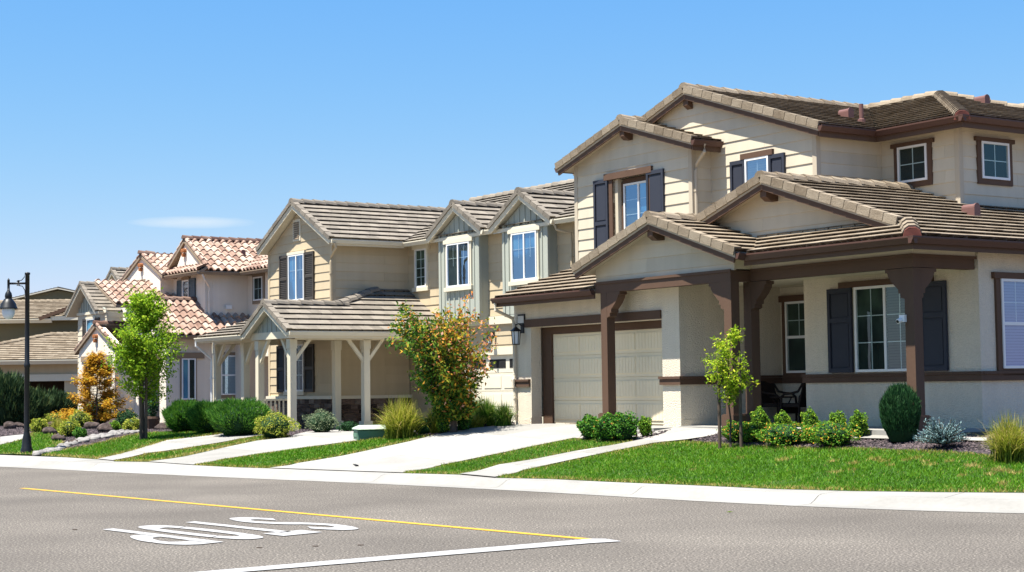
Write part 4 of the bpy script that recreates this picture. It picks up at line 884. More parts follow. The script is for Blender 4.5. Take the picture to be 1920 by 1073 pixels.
h.window('F', .45, -3.35, -2.2, 3.2, 4.85, 'plain', (2, 2), 'glassD', 'reflection_panel', head=.1, headw=.1); h.shutter('F', .45, -3.95, -3.4, 3.1, 4.88, 'shut_g', 'louver', mid=.5); h.shutter('F', .45, -2.15, -1.6, 3.1, 4.88, 'shut_g', 'louver', mid=.5)
h.window('F', 1.3, .0, .62, 4.1, 4.95, 'plain', (2, 2), 'glassD', 'dark', trim='cream', trimw=.1)

# ================================================================== HOUSE 5: olive house at the far left
bh = House('house', 'olive and beige house with hipped garage roof beyond the dark hedge at far left', 'house', math.pi / 2, -26.5, 100, .5, 'tileA', 'siding'); h = bh; h.trimmat = 'cream'
def bp(Xw, Yw): return (Xw + 26.5, Yw - 100)
h.plane([(-14, 2), (-2.2, 2), (.8, 2), (.8, 6), (-14, 6)], 5.88 - .32 * 2, 0, .32); h.cap((-14, 6, 7.18), (2.0, 6, 7.18))
h.gut((-14, 1.99, 5.86), (-2.15, 1.99, 5.86), -Y, 2)
h.plane([(-2.6, 1.2), (4, 1.2), (4, 4.5), (-2.6, 4.5)], 0, 0, 0.0001) if False else None
h.rset('garage_roof')
h.plane([(-9.5, -3.3), (1.2, -3.3), (1.2, 1.2), (-2.0, 1.2)], 3.22 + .36 * 3.3, 0, .36); h.cap((-8.2, -2.7, 3.45), (-2.0, 1.2, 4.88), w=.25, step=.5); h.cap((-2.0, 1.2, 4.88), (1.2, 1.2, 4.88))
h.gut((-9.5, -3.31, 3.20), (1.2, -3.31, 3.20), -Y, 2)
h.finish('brown', 'cream', 'cream')
w = MB(); w.box(-14, 2, 2.4, 9, 0, 5.75); w.prism([(-2.4, 1.9, 5.75), (1.5, 1.9, 5.75), (1.5, 1.9, 7.0)], Y * .5); h.part('stucco_wall', w, 'stucco_olive')
w = MB(); w.obox(V3((-2.9, 1.7, 5.86)), V3((4.2, 0, 1.5)).normalized(), Y, V3((-1.5, 0, 4.2)).normalized(), 0, 5.0, 0, .5, -.12, .10); h.part('barge_board', w, 'brown'); w = MB(); w.box(-2.2, 1.6, 1.8, 2.39, 5.75, 6.0); h.part('band_trim', w, 'cream')
w = MB(); w.box(-9, 1.0, -2.7, 1, 1.95, 3.1); w.box(-9, -3.8, -2.7, 1, -.5, 1.95); w.box(-.1, 1.0, -2.7, 1, -.5, 1.95); w.box(-4, 0, -.6, 1, -.5, 1.95); h.part('garage_wall', w, 'siding_tan'); w = MB(); w.box(-9.2, 1.1, -2.85, -2.71, 1.95, 2.35); h.part('garage_header', w, 'cream')
w = MB(); w.box(-3.8, -.1, -.72, -.62, -.5, 1.95); h.part('garage_door', w, 'shadowdoor')
w = MB(); w.lathe((0, 0, 0), [(0, 0)], 3)
# ================================================================== GROUND
mb = MB(); mb.face([(-400, -60, 0), (400, -60, 0), (400, 500, 0), (-400, 500, 0)], .5); struct(mb.build('road', 'asphalt'))
mb = MB(); offs = [.05, 1.35, 2.5, 4, 5.5, 7, 9, 12, 17, 24, 34, 50]
rows = []
for i in range(0, len(CV), 2):
    n_ = normal(i); rows.append([(CV[i].x + n_.x * o, CV[i].y + n_.y * o) for o in offs])
for a, b in zip(rows, rows[1:]):
    for j in range(len(offs) - 1):
        mb.face([(*q, terr(*q) - .03) for q in (a[j], b[j], b[j + 1], a[j + 1])])
struct(mb.build('ground', 'soil'))
# rolled kerb and pavement poured in panels
def strip(prof, gap, step, name, mat, lo=-.06):
    mb = MB(); acc = 0; i = 0
    while i < len(CV) - 1:
        j = min(i + step, len(CV) - 1); r = rng.random()
        for k in range(i, j):
            for (a, za), (b, zb) in zip(prof, prof[1:]):
                P = []
                for (kk, s_) in ((k, a), (k, b), (k + 1, b), (k + 1, a)):
                    n_ = normal(kk); c = CV[kk].copy()
                    if kk == i: c = CV[i].lerp(CV[i + 1], gap)
                    if kk == j: c = CV[j].lerp(CV[j - 1], gap)
                    P.append((c.x + n_.x * s_, c.y + n_.y * s_, (za if s_ == a else zb)))
                mb.face(P[::-1], r)
        i = j
    return struct(mb.build(name, mat))
strip([(-.40, .006), (-.02, .010), (.02, .016), (.12, .055), (.24, .12), (.33, .137)], .006, 4, 'kerb', 'concrete')
strip([(.338, .137), (.85, .150), (1.36, .160)], .005, 2, 'pavement', 'concrete')
strip([(-.38, .003), (.02, .004), (.12, .04), (.33, .12), (1.36, .145)], 0, 60, 'kerb_bed', 'joint')
VD = (math.cos(HA), math.sin(HA))
drv1 = GP([(505, 879), (560, 870), (640, 857), (710, 842), (770, 829), (815, 817), (868, 807), (900, 803), (958, 798), (1030, 796), (1250, 800), (1262, 806), (1200, 826), (1130, 826), (1075, 823), (1000, 838), (905, 858), (830, 873), (755, 888), (640, 884)])
struct(sheet('driveway', drv1, .022, 'concrete', dirv=VD, step=2.6, cell=.65)); struct(sheet('driveway_bed', drv1, .008, 'joint'))
drv2 = GP([(185, 862), (278, 867), (345, 858), (420, 841), (482, 828), (545, 821), (575, 810), (640, 806), (700, 806), (790, 795), (960, 785), (962, 797), (810, 806), (750, 818), (725, 820), (652, 830), (560, 842), (480, 853), (420, 862), (362, 872), (300, 870)])
drv2 = GP([(278, 867), (345, 858), (420, 841), (482, 828), (545, 821), (575, 811), (640, 807), (700, 806), (790, 797), (962, 790), (962, 797), (830, 806), (750, 817), (725, 820), (652, 830), (560, 842), (480, 853), (420, 862), (362, 873)])
struct(sheet('driveway', drv2, .022, 'concrete', dirv=VD, step=2.6, cell=.65)); struct(sheet('driveway_bed', drv2, .008, 'joint'))
wk1 = GP([(862, 891), (935, 874), (1000, 864), (1075, 849), (1150, 837), (1205, 826), (1245, 815), (1262, 804), (1345, 797), (1395, 803), (1330, 820), (1290, 826), (1225, 833), (1140, 850), (1060, 867), (985, 883), (928, 897)])
struct(sheet('path', wk1, .030, 'concrete', dirv=VD, step=1.5, cell=.75)); struct(sheet('path_bed', wk1, .012, 'joint'))
wk2 = GP([(183, 862), (232, 851), (313, 827), (400, 817), (480, 812), (520, 810), (520, 816), (480, 819), (420, 830), (340, 843), (272, 852), (212, 865)])
struct(sheet('path', wk2, .026, 'concrete', dirv=VD, step=1.5, cell=.75))
wk3 = GP([(0, 821), (45, 816), (52, 823), (0, 836)]); struct(sheet('path', wk3, .03, 'concrete'))
ledge = GP([(1600, 826), (1720, 829), (1850, 832), (1850, 826), (1720, 823), (1600, 820)]); struct(sheet('path', ledge, .05, 'concrete', dirv=VD, step=1.5, cell=.5))
lawns = [
 ('a', [(930, 897), (985, 884), (1060, 868), (1140, 851), (1225, 834), (1290, 829), (1370, 835), (1440, 838), (1500, 841), (1620, 842), (1700, 846), (1830, 852), (1900, 862), (1990, 866), (2350, 880), (2350, 922), (1990, 926), (1920, 925), (1760, 924), (1600, 922), (1450, 918), (1300, 911), (1150, 905), (1030, 899)], 1900, .048),
 ('b', [(755, 888), (830, 874), (905, 859), (1000, 839), (1075, 824), (1130, 827), (1190, 829), (1150, 836), (1075, 848), (1000, 863), (935, 873), (862, 891)], 1800, .045),
 ('c', [(362, 873), (420, 863), (480, 854), (560, 843), (652, 831), (725, 821), (770, 817), (812, 818), (770, 828), (710, 841), (640, 856), (560, 869), (505, 879), (440, 877)], 1500, .045),
 ('d', [(212, 866), (272, 853), (340, 844), (420, 831), (480, 820), (520, 817), (545, 820), (482, 827), (420, 840), (345, 857), (278, 867)], 800, .05),
 ('e', [(62, 854), (115, 845), (180, 833), (235, 819), (290, 812), (330, 811), (420, 814), (470, 812), (400, 818), (313, 828), (232, 852), (183, 862), (120, 858)], 700, .06),
 ('f', [(0, 836), (52, 823), (60, 812), (95, 812), (118, 826), (120, 838), (95, 845), (60, 853), (0, 852), (-60, 850), (-60, 845)], 500, .06)]
tuft = [(1470, 865), (1385, 862), (1640, 864), (1655, 868), (1700, 866), (1735, 868), (1745, 874), (1780, 868), (1835, 880), (1850, 882), (1868, 884), (1880, 886), (1905, 890), (1560, 868), (1565, 888), (1597, 884), (1298, 884), (1600, 872), (1820, 876), (1855, 892), (1805, 895), (1880, 910), (1670, 876), (1720, 862)]
spots = [(*G(*p).xy, rng.uniform(.05, .14)) for p in tuft]
for nm, pl, dn, hh in lawns:
    P_ = GP(pl); struct(sheet('lawn', P_, .010, 'lawn', cell=1.0)); blades('grass', P_, dn, hh, straw=dict(d=.5, e=.32, c=.22).get(nm, .17), spots=spots if nm == 'a' else (), w=.007 if nm in 'ab' else .011)
beds = [[(1290, 829), (1330, 819), (1395, 802), (1500, 800), (1620, 806), (1720, 818), (1900, 824), (1990, 830), (2350, 838), (2350, 880), (1990, 866), (1900, 862), (1830, 852), (1700, 846), (1620, 842), (1500, 841), (1440, 838), (1370, 835)],
 [(1075, 822), (1130, 812), (1200, 812), (1262, 808), (1230, 822), (1190, 829), (1130, 827)],
 [(725, 821), (745, 808), (800, 804), (868, 806), (830, 814), (812, 818), (770, 817)],
 [(812, 806), (880, 790), (965, 780), (965, 796), (900, 802), (868, 807)],
 [(480, 812), (510, 806), (560, 802), (640, 799), (700, 803), (640, 806), (575, 811), (545, 820), (520, 817)],
 [(290, 812), (310, 800), (400, 798), (500, 800), (480, 812), (420, 814), (330, 811)],
 [(60, 812), (40, 800), (60, 780), (150, 775), (230, 785), (300, 795), (310, 802), (290, 812), (235, 819), (180, 833), (120, 845), (118, 826), (95, 812)],
 [(-60, 818), (-60, 780), (60, 780), (40, 800), (45, 813), (0, 820)]]
def pebbles(name, poly, dens, r0, r1, mat):
    P = np.array(poly); x0, y0 = P.min(0); x1, y1 = P.max(0); n = int((x1 - x0) * (y1 - y0) * dens); Xs = nr.uniform(x0, x1, n); Ys = nr.uniform(y0, y1, n); k = inpoly(poly, Xs, Ys); Xs, Ys = Xs[k], Ys[k]; Zs = terr_np(Xs, Ys); n = len(Xs)
    base = np.array([(1, 0, 0), (0, 1, 0), (-1, 0, 0), (0, -1, 0), (0, 0, .7), (0, 0, -.7)], float); fs = [(0, 1, 4), (1, 2, 4), (2, 3, 4), (3, 0, 4)]
    sc_ = nr.uniform(r0, r1, n); an = nr.uniform(0, 6.28, n); c, s_ = np.cos(an), np.sin(an); V = []
    b = base[None] * nr.uniform(.6, 1.3, (n, 6, 1)) * sc_[:, None, None]
    bx = b[:, :, 0] * c[:, None] - b[:, :, 1] * s_[:, None]; by = b[:, :, 0] * s_[:, None] + b[:, :, 1] * c[:, None]
    W_ = np.stack([bx + Xs[:, None], by + Ys[:, None], b[:, :, 2] + Zs[:, None] + .02], 2)
    v = np.concatenate([W_[:, list(f)] for f in fs], 1).reshape(-1, 3); r = np.repeat(nr.random(n), 4)
    return struct(np_mesh(name, v, 3, r, mat), 'stuff')
for i, b in enumerate(beds):
    P_ = GP(b); struct(sheet('planting_bed', P_, .006 if i < 7 else .002, 'mulch', cell=.8)); pebbles('mulch', P_, 500 if i == 0 else 150, .012 if i == 0 else .02, .032 if i == 0 else .04, 'mulch')
# ------------------------------------------------------------------ road paint
def flat(px, py): q = ray(px, py); t = -CH / q.z; return V3((q.x * t, q.y * t, 0))
def line(name, A, B, w, mat, z=.006, off=0):
    d = (B - A).normalized(); n = V3((-d.y, d.x, 0)); m = MB(); L = (B - A).length; k = max(1, int(L / 1.0))
    for i in range(k):
        a = A.lerp(B, i / k); b = A.lerp(B, (i + 1) / k); m.face([(*(a + n * (off - w / 2)).xy, z), (*(b + n * (off - w / 2)).xy, z), (*(b + n * (off + w / 2)).xy, z), (*(a + n * (off + w / 2)).xy, z)])
    return struct(m.build(name, mat))
yA, yB = flat(42, 916), flat(1112, 1012.5)
line('centre_line', yA, yB, .13, 'yellow')
wA, wB = flat(300, 1083.5), flat(1112, 1016.5); wd = (wB - wA).normalized(); wn_ = V3((-wd.y, wd.x, 0)); m = MB()
wC = flat(1166, 1016.5); A0 = wA + wn_ * .15; A1 = wA - wn_ * .15; B0 = flat(1108, 1011.6); B1 = flat(1108, 1020)
m.face([(*q.xy, .010) for q in (A1, B1, wC, flat(1135, 1011.8), B0, A0)][::1]); struct(m.build('stop_line', 'whitep'))
# STOP, painted to be read by drivers coming from the left
fd = (yB - yA).normalized(); rt = V3((fd.y, -fd.x, 0))
org = flat(437, 973); LT = 2.78; LWD = .60; PX, PY = .086, .24
def stroke(m, C, cuts=(), closed=False):
    """paint a stroke with an elliptical pen along C (x right, y up, metres), leaving stencil bridges"""
    q = [V3((c[0] / PX, c[1] / PY, 0)) for c in C]; n = len(q); L = []
    for i, p in enumerate(q):
        a = q[(i - 1) % n] if closed else q[max(i - 1, 0)]; b = q[(i + 1) % n] if closed else q[min(i + 1, n - 1)]
        d = (b - a).normalized(); L.append((p + V3((-d.y, d.x, 0)), p - V3((-d.y, d.x, 0))))
    for i in range(n if closed else n - 1):
        if i in cuts: continue
        j = (i + 1) % n; P = []
        for p in (L[i][0], L[i][1], L[j][1], L[j][0]):
            x, y = p.x * PX, p.y * PY; w = org + rt * x + fd * (y + .12 * x); P.append((w.x, w.y, .010))
        m.face(P[::-1], .5)
def smooth_path(P, k=24):
    out = []
    for i in range(len(P) - 1):
        p0, p1, p2, p3 = P[max(i - 1, 0)], P[i], P[i + 1], P[min(i + 2, len(P) - 1)]
        for j in range(k):
            t = j / k; out.append(tuple(.5 * (2 * p1[a] + (p2[a] - p0[a]) * t + (2 * p0[a] - 5 * p1[a] + 4 * p2[a] - p3[a]) * t * t + (3 * p1[a] - p0[a] - 3 * p2[a] + p3[a]) * t ** 3) for a in (0, 1)))
    return out + [P[-1]]
def nudge(C, cuts):                                            # shorten the cut segments to thin bridges
    return C
m = MB(); x0 = -.36; lo, hi = PY, LT - PY; l, r_ = PX, LWD - PX
S_ = smooth_path([(r_, .76 * LT), (.40, hi), (.20, hi), (l, .74 * LT), (.20, .56 * LT), (.40, .44 * LT), (r_, .25 * LT), (.40, lo), (.20, lo), (l, .24 * LT)])
stroke(m, [(x0 + a, b) for a, b in S_], (51, 103, 160))
x0 = .42; stroke(m, [(x0 + .30, t * LT) for t in (0, .35, .36, .70, .70 + .16)], (1,)); stroke(m, [(x0 + t, hi) for t in (0, .30, .312, .62)], (1,))
x0 = 1.15; O_ = []
for k in range(160):
    a = 2 * math.pi * k / 160; c, s_ = math.cos(a), math.sin(a); O_.append((x0 + .30 + math.copysign(abs(c) ** .6, c) * (.30 - PX), LT / 2 + math.copysign(abs(s_) ** .75, s_) * (LT / 2 - PY)))
stroke(m, O_, (14, 64, 94, 144), True)
x0 = 1.94; stroke(m, [(x0 + PX, t * LT) for t in (0, .30, .31, .62, .63, 1.0)], (1, 3))
B_ = smooth_path([(x0 + 2 * PX + .02, hi), (x0 + .36, hi), (x0 + r_, .84 * LT), (x0 + r_, .66 * LT), (x0 + .36, .50 * LT), (x0 + 2 * PX + .02, .48 * LT)])
stroke(m, B_, (60,)); struct(m.build('stop_marking', 'whitep'))
# dark specks of debris on the asphalt
for px, py in ((486, 1028), (591, 1025), (676, 1023), (1105, 873), (140, 994)):
    c = flat(px, py); m = MB(); m.box(c.x - .03, c.x + .035, c.y - .008, c.y + .008, .001, .010); tag(m.build('twig', 'stake'), 'dark twig lying on the grey asphalt', 'twig', 'twigs on the road')
c = flat(1368, 962); m = MB(); m.mesh([(c.x - .05, c.y, .01), (c.x, c.y - .03, .02), (c.x + .06, c.y + .01, .012), (c.x, c.y + .03, .025)], [(0, 1, 2, 3)]); tag(m.build('fallen_leaf', 'blade'), 'dry yellow leaf on the asphalt by the kerb', 'leaf')
# ================================================================== PLANTS
def pt_ground(px, py): return G(px, py)
def spray(C, n, sd): return np.repeat(np.asarray(C), n, 0) + nr.normal(0, sd, (len(C) * n, 3))
def tree(name, label, cat, base, H, trunk_h, rad, mat, leaf, nb, per, shape='oval', tr=.035, sd=.12, lean=(0, 0), multi=1, group=None, rnd_fn=None, up=.3, spread=1.0, bark='bark'):
    root = empty(name, base); tag(root, label, cat, group); m = MB(); tips = []; allp = []
    for s_ in range(multi):
        a0 = rng.uniform(0, 6.28); ex = rad * .45 if multi > 1 else 0
        top = V3((lean[0] + math.cos(a0) * ex, lean[1] + math.sin(a0) * ex, H * .96)); pts = [V3((math.cos(a0) * .06 * (multi > 1), math.sin(a0) * .06 * (multi > 1), -.05))]
        for i in range(1, 9):
            t = i / 8; pts.append(top * t * (1 if multi == 1 else t ** .4) + V3((rng.uniform(-.03, .03), rng.uniform(-.03, .03), 0)) * (H * .3)); pts[-1].z = H * .96 * t
        m.tube(pts, [tr * (1 - .85 * i / 8) for i in range(9)], 8)
        for b in range(nb // multi):
            t = rng.random() ** .9; z = trunk_h + (H - trunk_h) * t
            if shape == 'oval': w = rad * (math.sin(math.pi * (.12 + .80 * t)) ** .8)
            elif shape == 'shoot': w = rad * (.30 + .72 * math.sin(math.pi * (.10 + .74 * t)) ** .8) * (1 if t < .72 else .62)
            elif shape == 'cone': w = rad * (1 - t) ** .7 * (1 if t > .08 else .7) + .08
            elif shape == 'vase': w = rad * (.20 + .80 * math.sin(math.pi * (.04 + .56 * t))) * (1 if t < .75 else .75)
            else: w = rad * (.55 + .45 * math.sin(math.pi * t))
            f = min(7, z / (H * .96) * 8); k = int(f); o = pts[k].lerp(pts[min(k + 1, 8)], f - k); o.z = max(trunk_h * .8, z - w * .6)
            fz = min(7.99, o.z / (H * .96) * 8); o2 = pts[int(fz)].lerp(pts[min(int(fz) + 1, 8)], fz - int(fz)); o2.z = o.z
            a = rng.uniform(0, 6.28); L = w * rng.uniform(.55, 1.1); e = o2 + V3((math.cos(a) * L, math.sin(a) * L, w * (rng.uniform(.35, .75) if shape not in ('vase', 'cone') else rng.uniform(.05, .25) if shape == 'cone' else rng.uniform(.3, 1.0)))); mid = o2.lerp(e, .5) + V3((0, 0, -.06 * L))
            m.tube([o2, mid, e], [tr * .28 * (1 - t * .5), tr * .18, tr * .07], 5)
            for q in range(5):
                u = (.55 if shape == 'cone' else .30) + (.45 if shape == 'cone' else .70) * q / 4; p_ = (o2.lerp(mid, u * 2) if u < .5 else mid.lerp(e, u * 2 - 1)); tips.append(p_); allp.append(u)
    m.build('trunk', bark, root, smooth=True)
    C = spray([tuple(t) for t in tips], per, sd * spread)
    C[:, 2] += nr.normal(0, sd * .4, len(C)); k = C[:, 2] > trunk_h * .7; C = C[k]; C = C[C[:, 2] > .12]
    rn = rnd_fn(C) if rnd_fn else None
    leaves('crown', C, leaf, mat, root, rnd=rn, up=up); return root
def stakes(px_list, H, label, group, r=.035):
    for px, py in px_list:
        b = G(px, py); m = MB(); m.tube([b - Z * .1, b + Z * H * .5, b + Z * H], [r, r * .97, r * .93], 10); tag(m.build('tree_stake', 'stake'), label, 'stake', group)
b = G(1370, 842); tree('young_tree', 'slim young staked tree with small bright green crown on the front lawn', 'young tree', b, 2.22, .95, .46, 'limeb', .07, 34, 14, 'oval', tr=.022, sd=.055)
stakes([(1350, 844), (1390, 842)], 1.72, 'brown wooden stake beside the slim young tree on the front lawn', 'stakes of the slim young tree', .032)
b = G(268, 826); tree('street_tree', 'bright green staked tree with dense upright crown on the middle lawn', 'tree', b, 4.05, 1.35, 1.0, 'lime', .095, 110, 24, 'shoot', tr=.05, sd=.085)
stakes([(264, 827), (274, 826)], 1.75, 'grey wooden stake against the dense lime green tree', 'stakes of the dense lime green tree', .04)
b = G(182, 801); tree('maple_tree', 'small golden orange maple with tiered branches in front of the white portico', 'tree', b, 2.70, .30, 1.5, 'gold', .095, 115, 26, 'cone', tr=.045, sd=.07, up=1.2)
def myr(C): z = (C[:, 2] - .5) / 4.0; x = C[:, 0]; return np.clip(.27 + .42 * z + .17 * (x + .4) + nr.normal(0, .21, len(C)), 0, 1)
b = G(852, 812); tree('crape_myrtle', 'multicoloured shrubby tree with green, gold and pink leaves between the houses', 'tree', b, 2.78, .40, 1.15, 'myrtle', .10, 180, 16, 'vase', tr=.05, lean=(-.38, 0), sd=.075, multi=5, rnd_fn=myr)
def shrub(name, label, cat, px, py, w, hgt, mat, leaf, n, group=None, rnd=(.5, .22), shell=.55, core='jun', asp=.5, flat=1, pw=2.0, stretch=1, dz=0):
    b = G(px, py); root = empty(name, b); tag(root, label, cat, group); m = MB(); vs = []
    if core:
        pr = [(.001, .02)] + [(w * .36 * math.sin(math.pi * (.12 + .84 * i / 7)) ** .6, hgt * .86 * i / 7 + .03) for i in range(8)] + [(.001, hgt * .88)]
        m.lathe((0, 0, 0), pr, 10, .1); m.build('dark_core', core, root)  # solid dark body added inside the foliage to block gaps, no real stems
    d = sphere_pts(n, shell); ph = nr.uniform(0, 6, 3); lump = 1 + .14 * np.sin(d[:, 0] * 6 + d[:, 2] * 5 + ph[0]) + .10 * np.sin(d[:, 1] * 5 + d[:, 0] * 4 + ph[1]) + .08 * np.sin(d[:, 1] * 9 - d[:, 2] * 4)
    C = d * lump[:, None] * np.array([w / 2, w / 2 * stretch, hgt / 2]); C[:, 2] += hgt * .5; C = C[C[:, 2] > .02]
    leaves('foliage', C, leaf, mat, root, n_rnd=rnd, asp=asp, up=.4); return root
# round shrubs by the middle houses
LS = {0: 'round green shrub, leftmost of three before the white stucco wing', 1: 'round green shrub, middle of three before the cream railing', 2: 'large round green shrub, rightmost of three by the thin path'}
def upspike(name, label, cat, px, py, w, hgt, mat, n, ln, wd, group=None, core='jun', rnd=(.5, .25), up=1.0, lump=1.0):
    b = G(px, py); root = empty(name, b); tag(root, label, cat, group); m = MB()
    pr = [(.001, .0)] + [(w * .44 * math.sin(math.pi * (.16 + .76 * i / 7)) ** .7, hgt * .86 * i / 7 + .02) for i in range(8)] + [(.001, hgt * .88)]; m.lathe((0, 0, 0), pr, 14, .15); m.build('dark_core', core, root)  # egg-shaped dark filler added within the spikes to block see-through
    d = sphere_pts(n, .82); C = d * np.array([w / 2, w / 2, hgt / 2]); C *= (1 + lump * (.09 * np.sin(d[:, :1] * 7 + d[:, 2:] * 5) + .08 * np.sin(d[:, 1:2] * 9 + d[:, :1] * 4) + nr.normal(0, .035, (n, 1)))); C[:, 2] += hgt * .5; k = C[:, 2] > .03; C = C[k]; d = d[k]
    D = d * .5; D[:, 2] += up; D /= np.linalg.norm(D, axis=1)[:, None]; D += nr.normal(0, .18, D.shape); S_ = np.cross(D, nr.normal(0, 1, D.shape)); S_ /= np.linalg.norm(S_, axis=1)[:, None]
    L = ln * nr.uniform(.5, 1.3, len(C))[:, None]; W_ = wd * nr.uniform(.7, 1.3, len(C))[:, None]
    v = np.stack([C - S_ * W_, C + S_ * W_, C + D * L], 1).reshape(-1, 3); np_mesh('foliage', v, 3, np.clip(nr.normal(*rnd, len(C)), 0, 1), mat, root); return root
for i, (px, py, w, hh) in enumerate(((348, 812, 1.12, .88), (392, 814, 1.05, .86), (449, 817, 1.52, .94))):
    upspike('round_shrub', LS[i], 'shrub', px, py, w, hh, 'shrub', 9500, .105, .012, 'round shrubs before the porch', up=.38, rnd=(.55, .3))
shrub('golden_shrub', 'yellow green variegated shrub at the corner of the porch drive', 'shrub', 515, 822, 1.12, .66, 'variety', .06, 2600, asp=.4)
shrub('sage_shrub', 'grey green airy shrub against the stone base', 'shrub', 603, 812, .98, .62, 'sagel', .06, 2000, asp=.35)
shrub('low_shrub', 'low dark creeping plant beside the cream corner post', 'shrub', 652, 810, .55, .3, 'jun', .06, 500)
def fountain(name, label, px, py, w, hgt, n, mat='blade', group=None, droop=.9, wd=.010, upr=.0):
    b = G(px, py); root = empty(name, b); tag(root, label, 'ornamental grass', group); V_ = []; R_ = []
    for i in range(n):
        a = nr.uniform(0, 6.283); t = nr.random() ** .6; out = w / 2 * t * nr.uniform(.6, 1.1); hh = hgt * (1 - .45 * t * t) * nr.uniform(.65, 1.08); bx = nr.normal(0, w * .07, 2); d = np.array([math.cos(a), math.sin(a)])
        P = []
        for k in range(5):
            u = k / 4; r_ = out * u ** 1.5; z = hh * (u * (1.25 - .25 * u)) - droop * t * hh * .42 * u ** 3; P.append(np.array([bx[0] + d[0] * r_, bx[1] + d[1] * r_, max(z, .0)]))
        sd_ = np.array([-d[1], d[0], 0]) if nr.random() < .6 else np.array([1, .3, 0]); rr_ = np.clip(nr.normal(.45, .22), 0, 1)
        for k in range(4):
            w0 = wd * (1 - k / 4.3); w1 = wd * (1 - (k + 1) / 4.3); V_ += [P[k] - sd_ * w0, P[k] + sd_ * w0, P[k + 1] + sd_ * w1, P[k + 1] - sd_ * w1]; R_.append(np.clip(rr_ + .12 * k - .12, 0, 1))
    np_mesh('blades', np.array(V_), 4, R_, mat, root); return root
fountain('ornamental_grass', 'tall yellow green fountain grass behind the green utility box', 752, 822, 1.75, 1.05, 1500)
fountain('ornamental_grass', 'large golden green fountain grass at the right edge of the bed', 1893, 866, 1.25, .86, 1500, wd=.008)
fountain('ornamental_grass', 'dry tan grass tuft behind the small boxwoods under the multicoloured tree', 815, 812, 1.0, .72, 500)
fountain('ornamental_grass', 'low orange tan grass tuft beside the corner of the garage drive', 893, 802, .8, .36, 450)
fountain('ornamental_grass', 'green fountain grass nearest the garage corner and downspout', 945, 799, .95, .62, 900, 'bladeg')
fountain('ornamental_grass', 'bright green grass clump behind the multicoloured tree', 912, 798, 1.2, .74, 1300, 'bladeg'); 
fountain('ornamental_grass', 'green grass clump farthest back against the cream garage door', 884, 797, 1.3, .84, 1200, 'bladeg')
upspike('boxwood', 'dark clipped square shrub pair beside the yellow fountain grass', 'shrub', 793, 815, .42, .36, 'jun', 900, .07, .012)
shrub('boxwood', 'small round boxwood just left of the multicoloured tree trunk', 'shrub', 832, 813, .36, .42, 'box', .05, 900)
shrub('boxwood', 'small dark boxwood just right of the multicoloured tree trunk', 'shrub', 868, 808, .36, .42, 'shrub', .05, 800)
for px, py, w, hh, lb in ((1108, 825, .56, .50, 'leafy green bush with few red blooms, leftmost in the drive island'), (1140, 828, .60, .56, 'leafy green bush with red and yellow blooms in the middle of the drive island'), (1172, 827, .56, .58, 'taller leafy green bush in front of the first brown post')):
    shrub('flowering_bush', lb, 'bush', px, py, w, hh, 'rose', .055, 1900, 'bushes in the drive island', asp=.6)
bl = ['small clipped boxwood standing alone at the end of the drive island', 'boxwood cone beside the twin brown posts', 'boxwood cone in front of the left wicker chair', 'boxwood cone in front of the right wicker chair', 'boxwood cone below the left navy shutter', 'boxwood cone standing alone below the wide front window']
for (px, py, w, hh), lb in zip(((1210, 820, .27, .43), (1425, 812, .36, .48), (1469, 812, .32, .42), (1519, 814, .33, .46), (1569, 816, .32, .44), (1612, 823, .33, .52)), bl):
    shrub('boxwood', lb, 'shrub', px, py, w, hh, 'box', .045, 1300, 'boxwoods along the porch', asp=.6)
for px, py, w, hh, lb in ((1385, 829, .66, .40, 'low flowering bush with orange buds right behind the slim young tree'), (1412, 831, .5, .36, 'low flowering bush between the young tree and the boxwoods'), (1470, 836, 1.0, .42, 'wide low bush full of orange yellow buds at the lawn edge'), (1563, 838, .92, .46, 'low bush with orange buds beside the lone boxwood'), (1530, 832, .5, .36, 'small low bush tucked between the two wide budding bushes')):
    shrub('flowering_bush', lb, 'bush', px, py, w, hh, 'flower', .045, 2300, 'flowering bushes along the lawn', asp=.55)
upspike('juniper', 'dark green barrel shaped juniper beside the corner post', 'juniper', 1689, 830, .69, 1.0, 'jun', 7500, .085, .010, up=1.6, lump=.25)
# blue spruce: branchlets with needles
b = G(1767, 842); root = empty('blue_spruce', b); tag(root, 'low silvery blue dwarf spruce in the dark mulch bed', 'spruce'); m = MB(); C = []; D = []
for i in range(210):
    a = rng.uniform(0, 6.283); t = rng.random(); el_ = math.asin(t) * .8; L = .46 * rng.uniform(.6, 1.05); d = V3((math.cos(a) * math.cos(el_), math.sin(a) * math.cos(el_), math.sin(el_) * .8 + .12)); o = V3((0, 0, .08 + .05 * t)); e = o + d * L
    m.tube([o, e], [.012, .005], 4)
    for k in range(30):
        u = .35 + .68 * k / 30; p_ = o + d * (L * u); nd_ = (d * .8 + V3((rng.gauss(0, .6), rng.gauss(0, .6), rng.gauss(.3, .5)))).normalized(); C.append(tuple(p_ + nd_ * .022)); D.append(tuple(nd_))
m.build('branches', 'bark', root); leaves('needles', C, .05, 'bluesp', root, dirs=np.array(D), asp=.22)
# dark hedge at far left
for i, (px, py, w, hh) in enumerate(((8, 800, 1.7, 1.85), (44, 799, 1.9, 1.22), (84, 797, 1.7, 1.18), (112, 796, 1.1, 1.02), (-40, 800, 2, 2.2))):
    b = G(px, py); dv = 62 / 1
    lb = ('tall dark evergreen at the far left edge', 'dark evergreen just right of the tallest one', 'dark evergreen in the middle of the hedge behind the rock garden', 'dark evergreen at the right end of the hedge', 'dark evergreen beyond the left edge')[i]
    upspike('evergreen_shrub', lb, 'hedge shrub', px, py, w, hh, 'hedge', 5200, .24, .035, 'dark evergreens of the hedge', core='hedge')
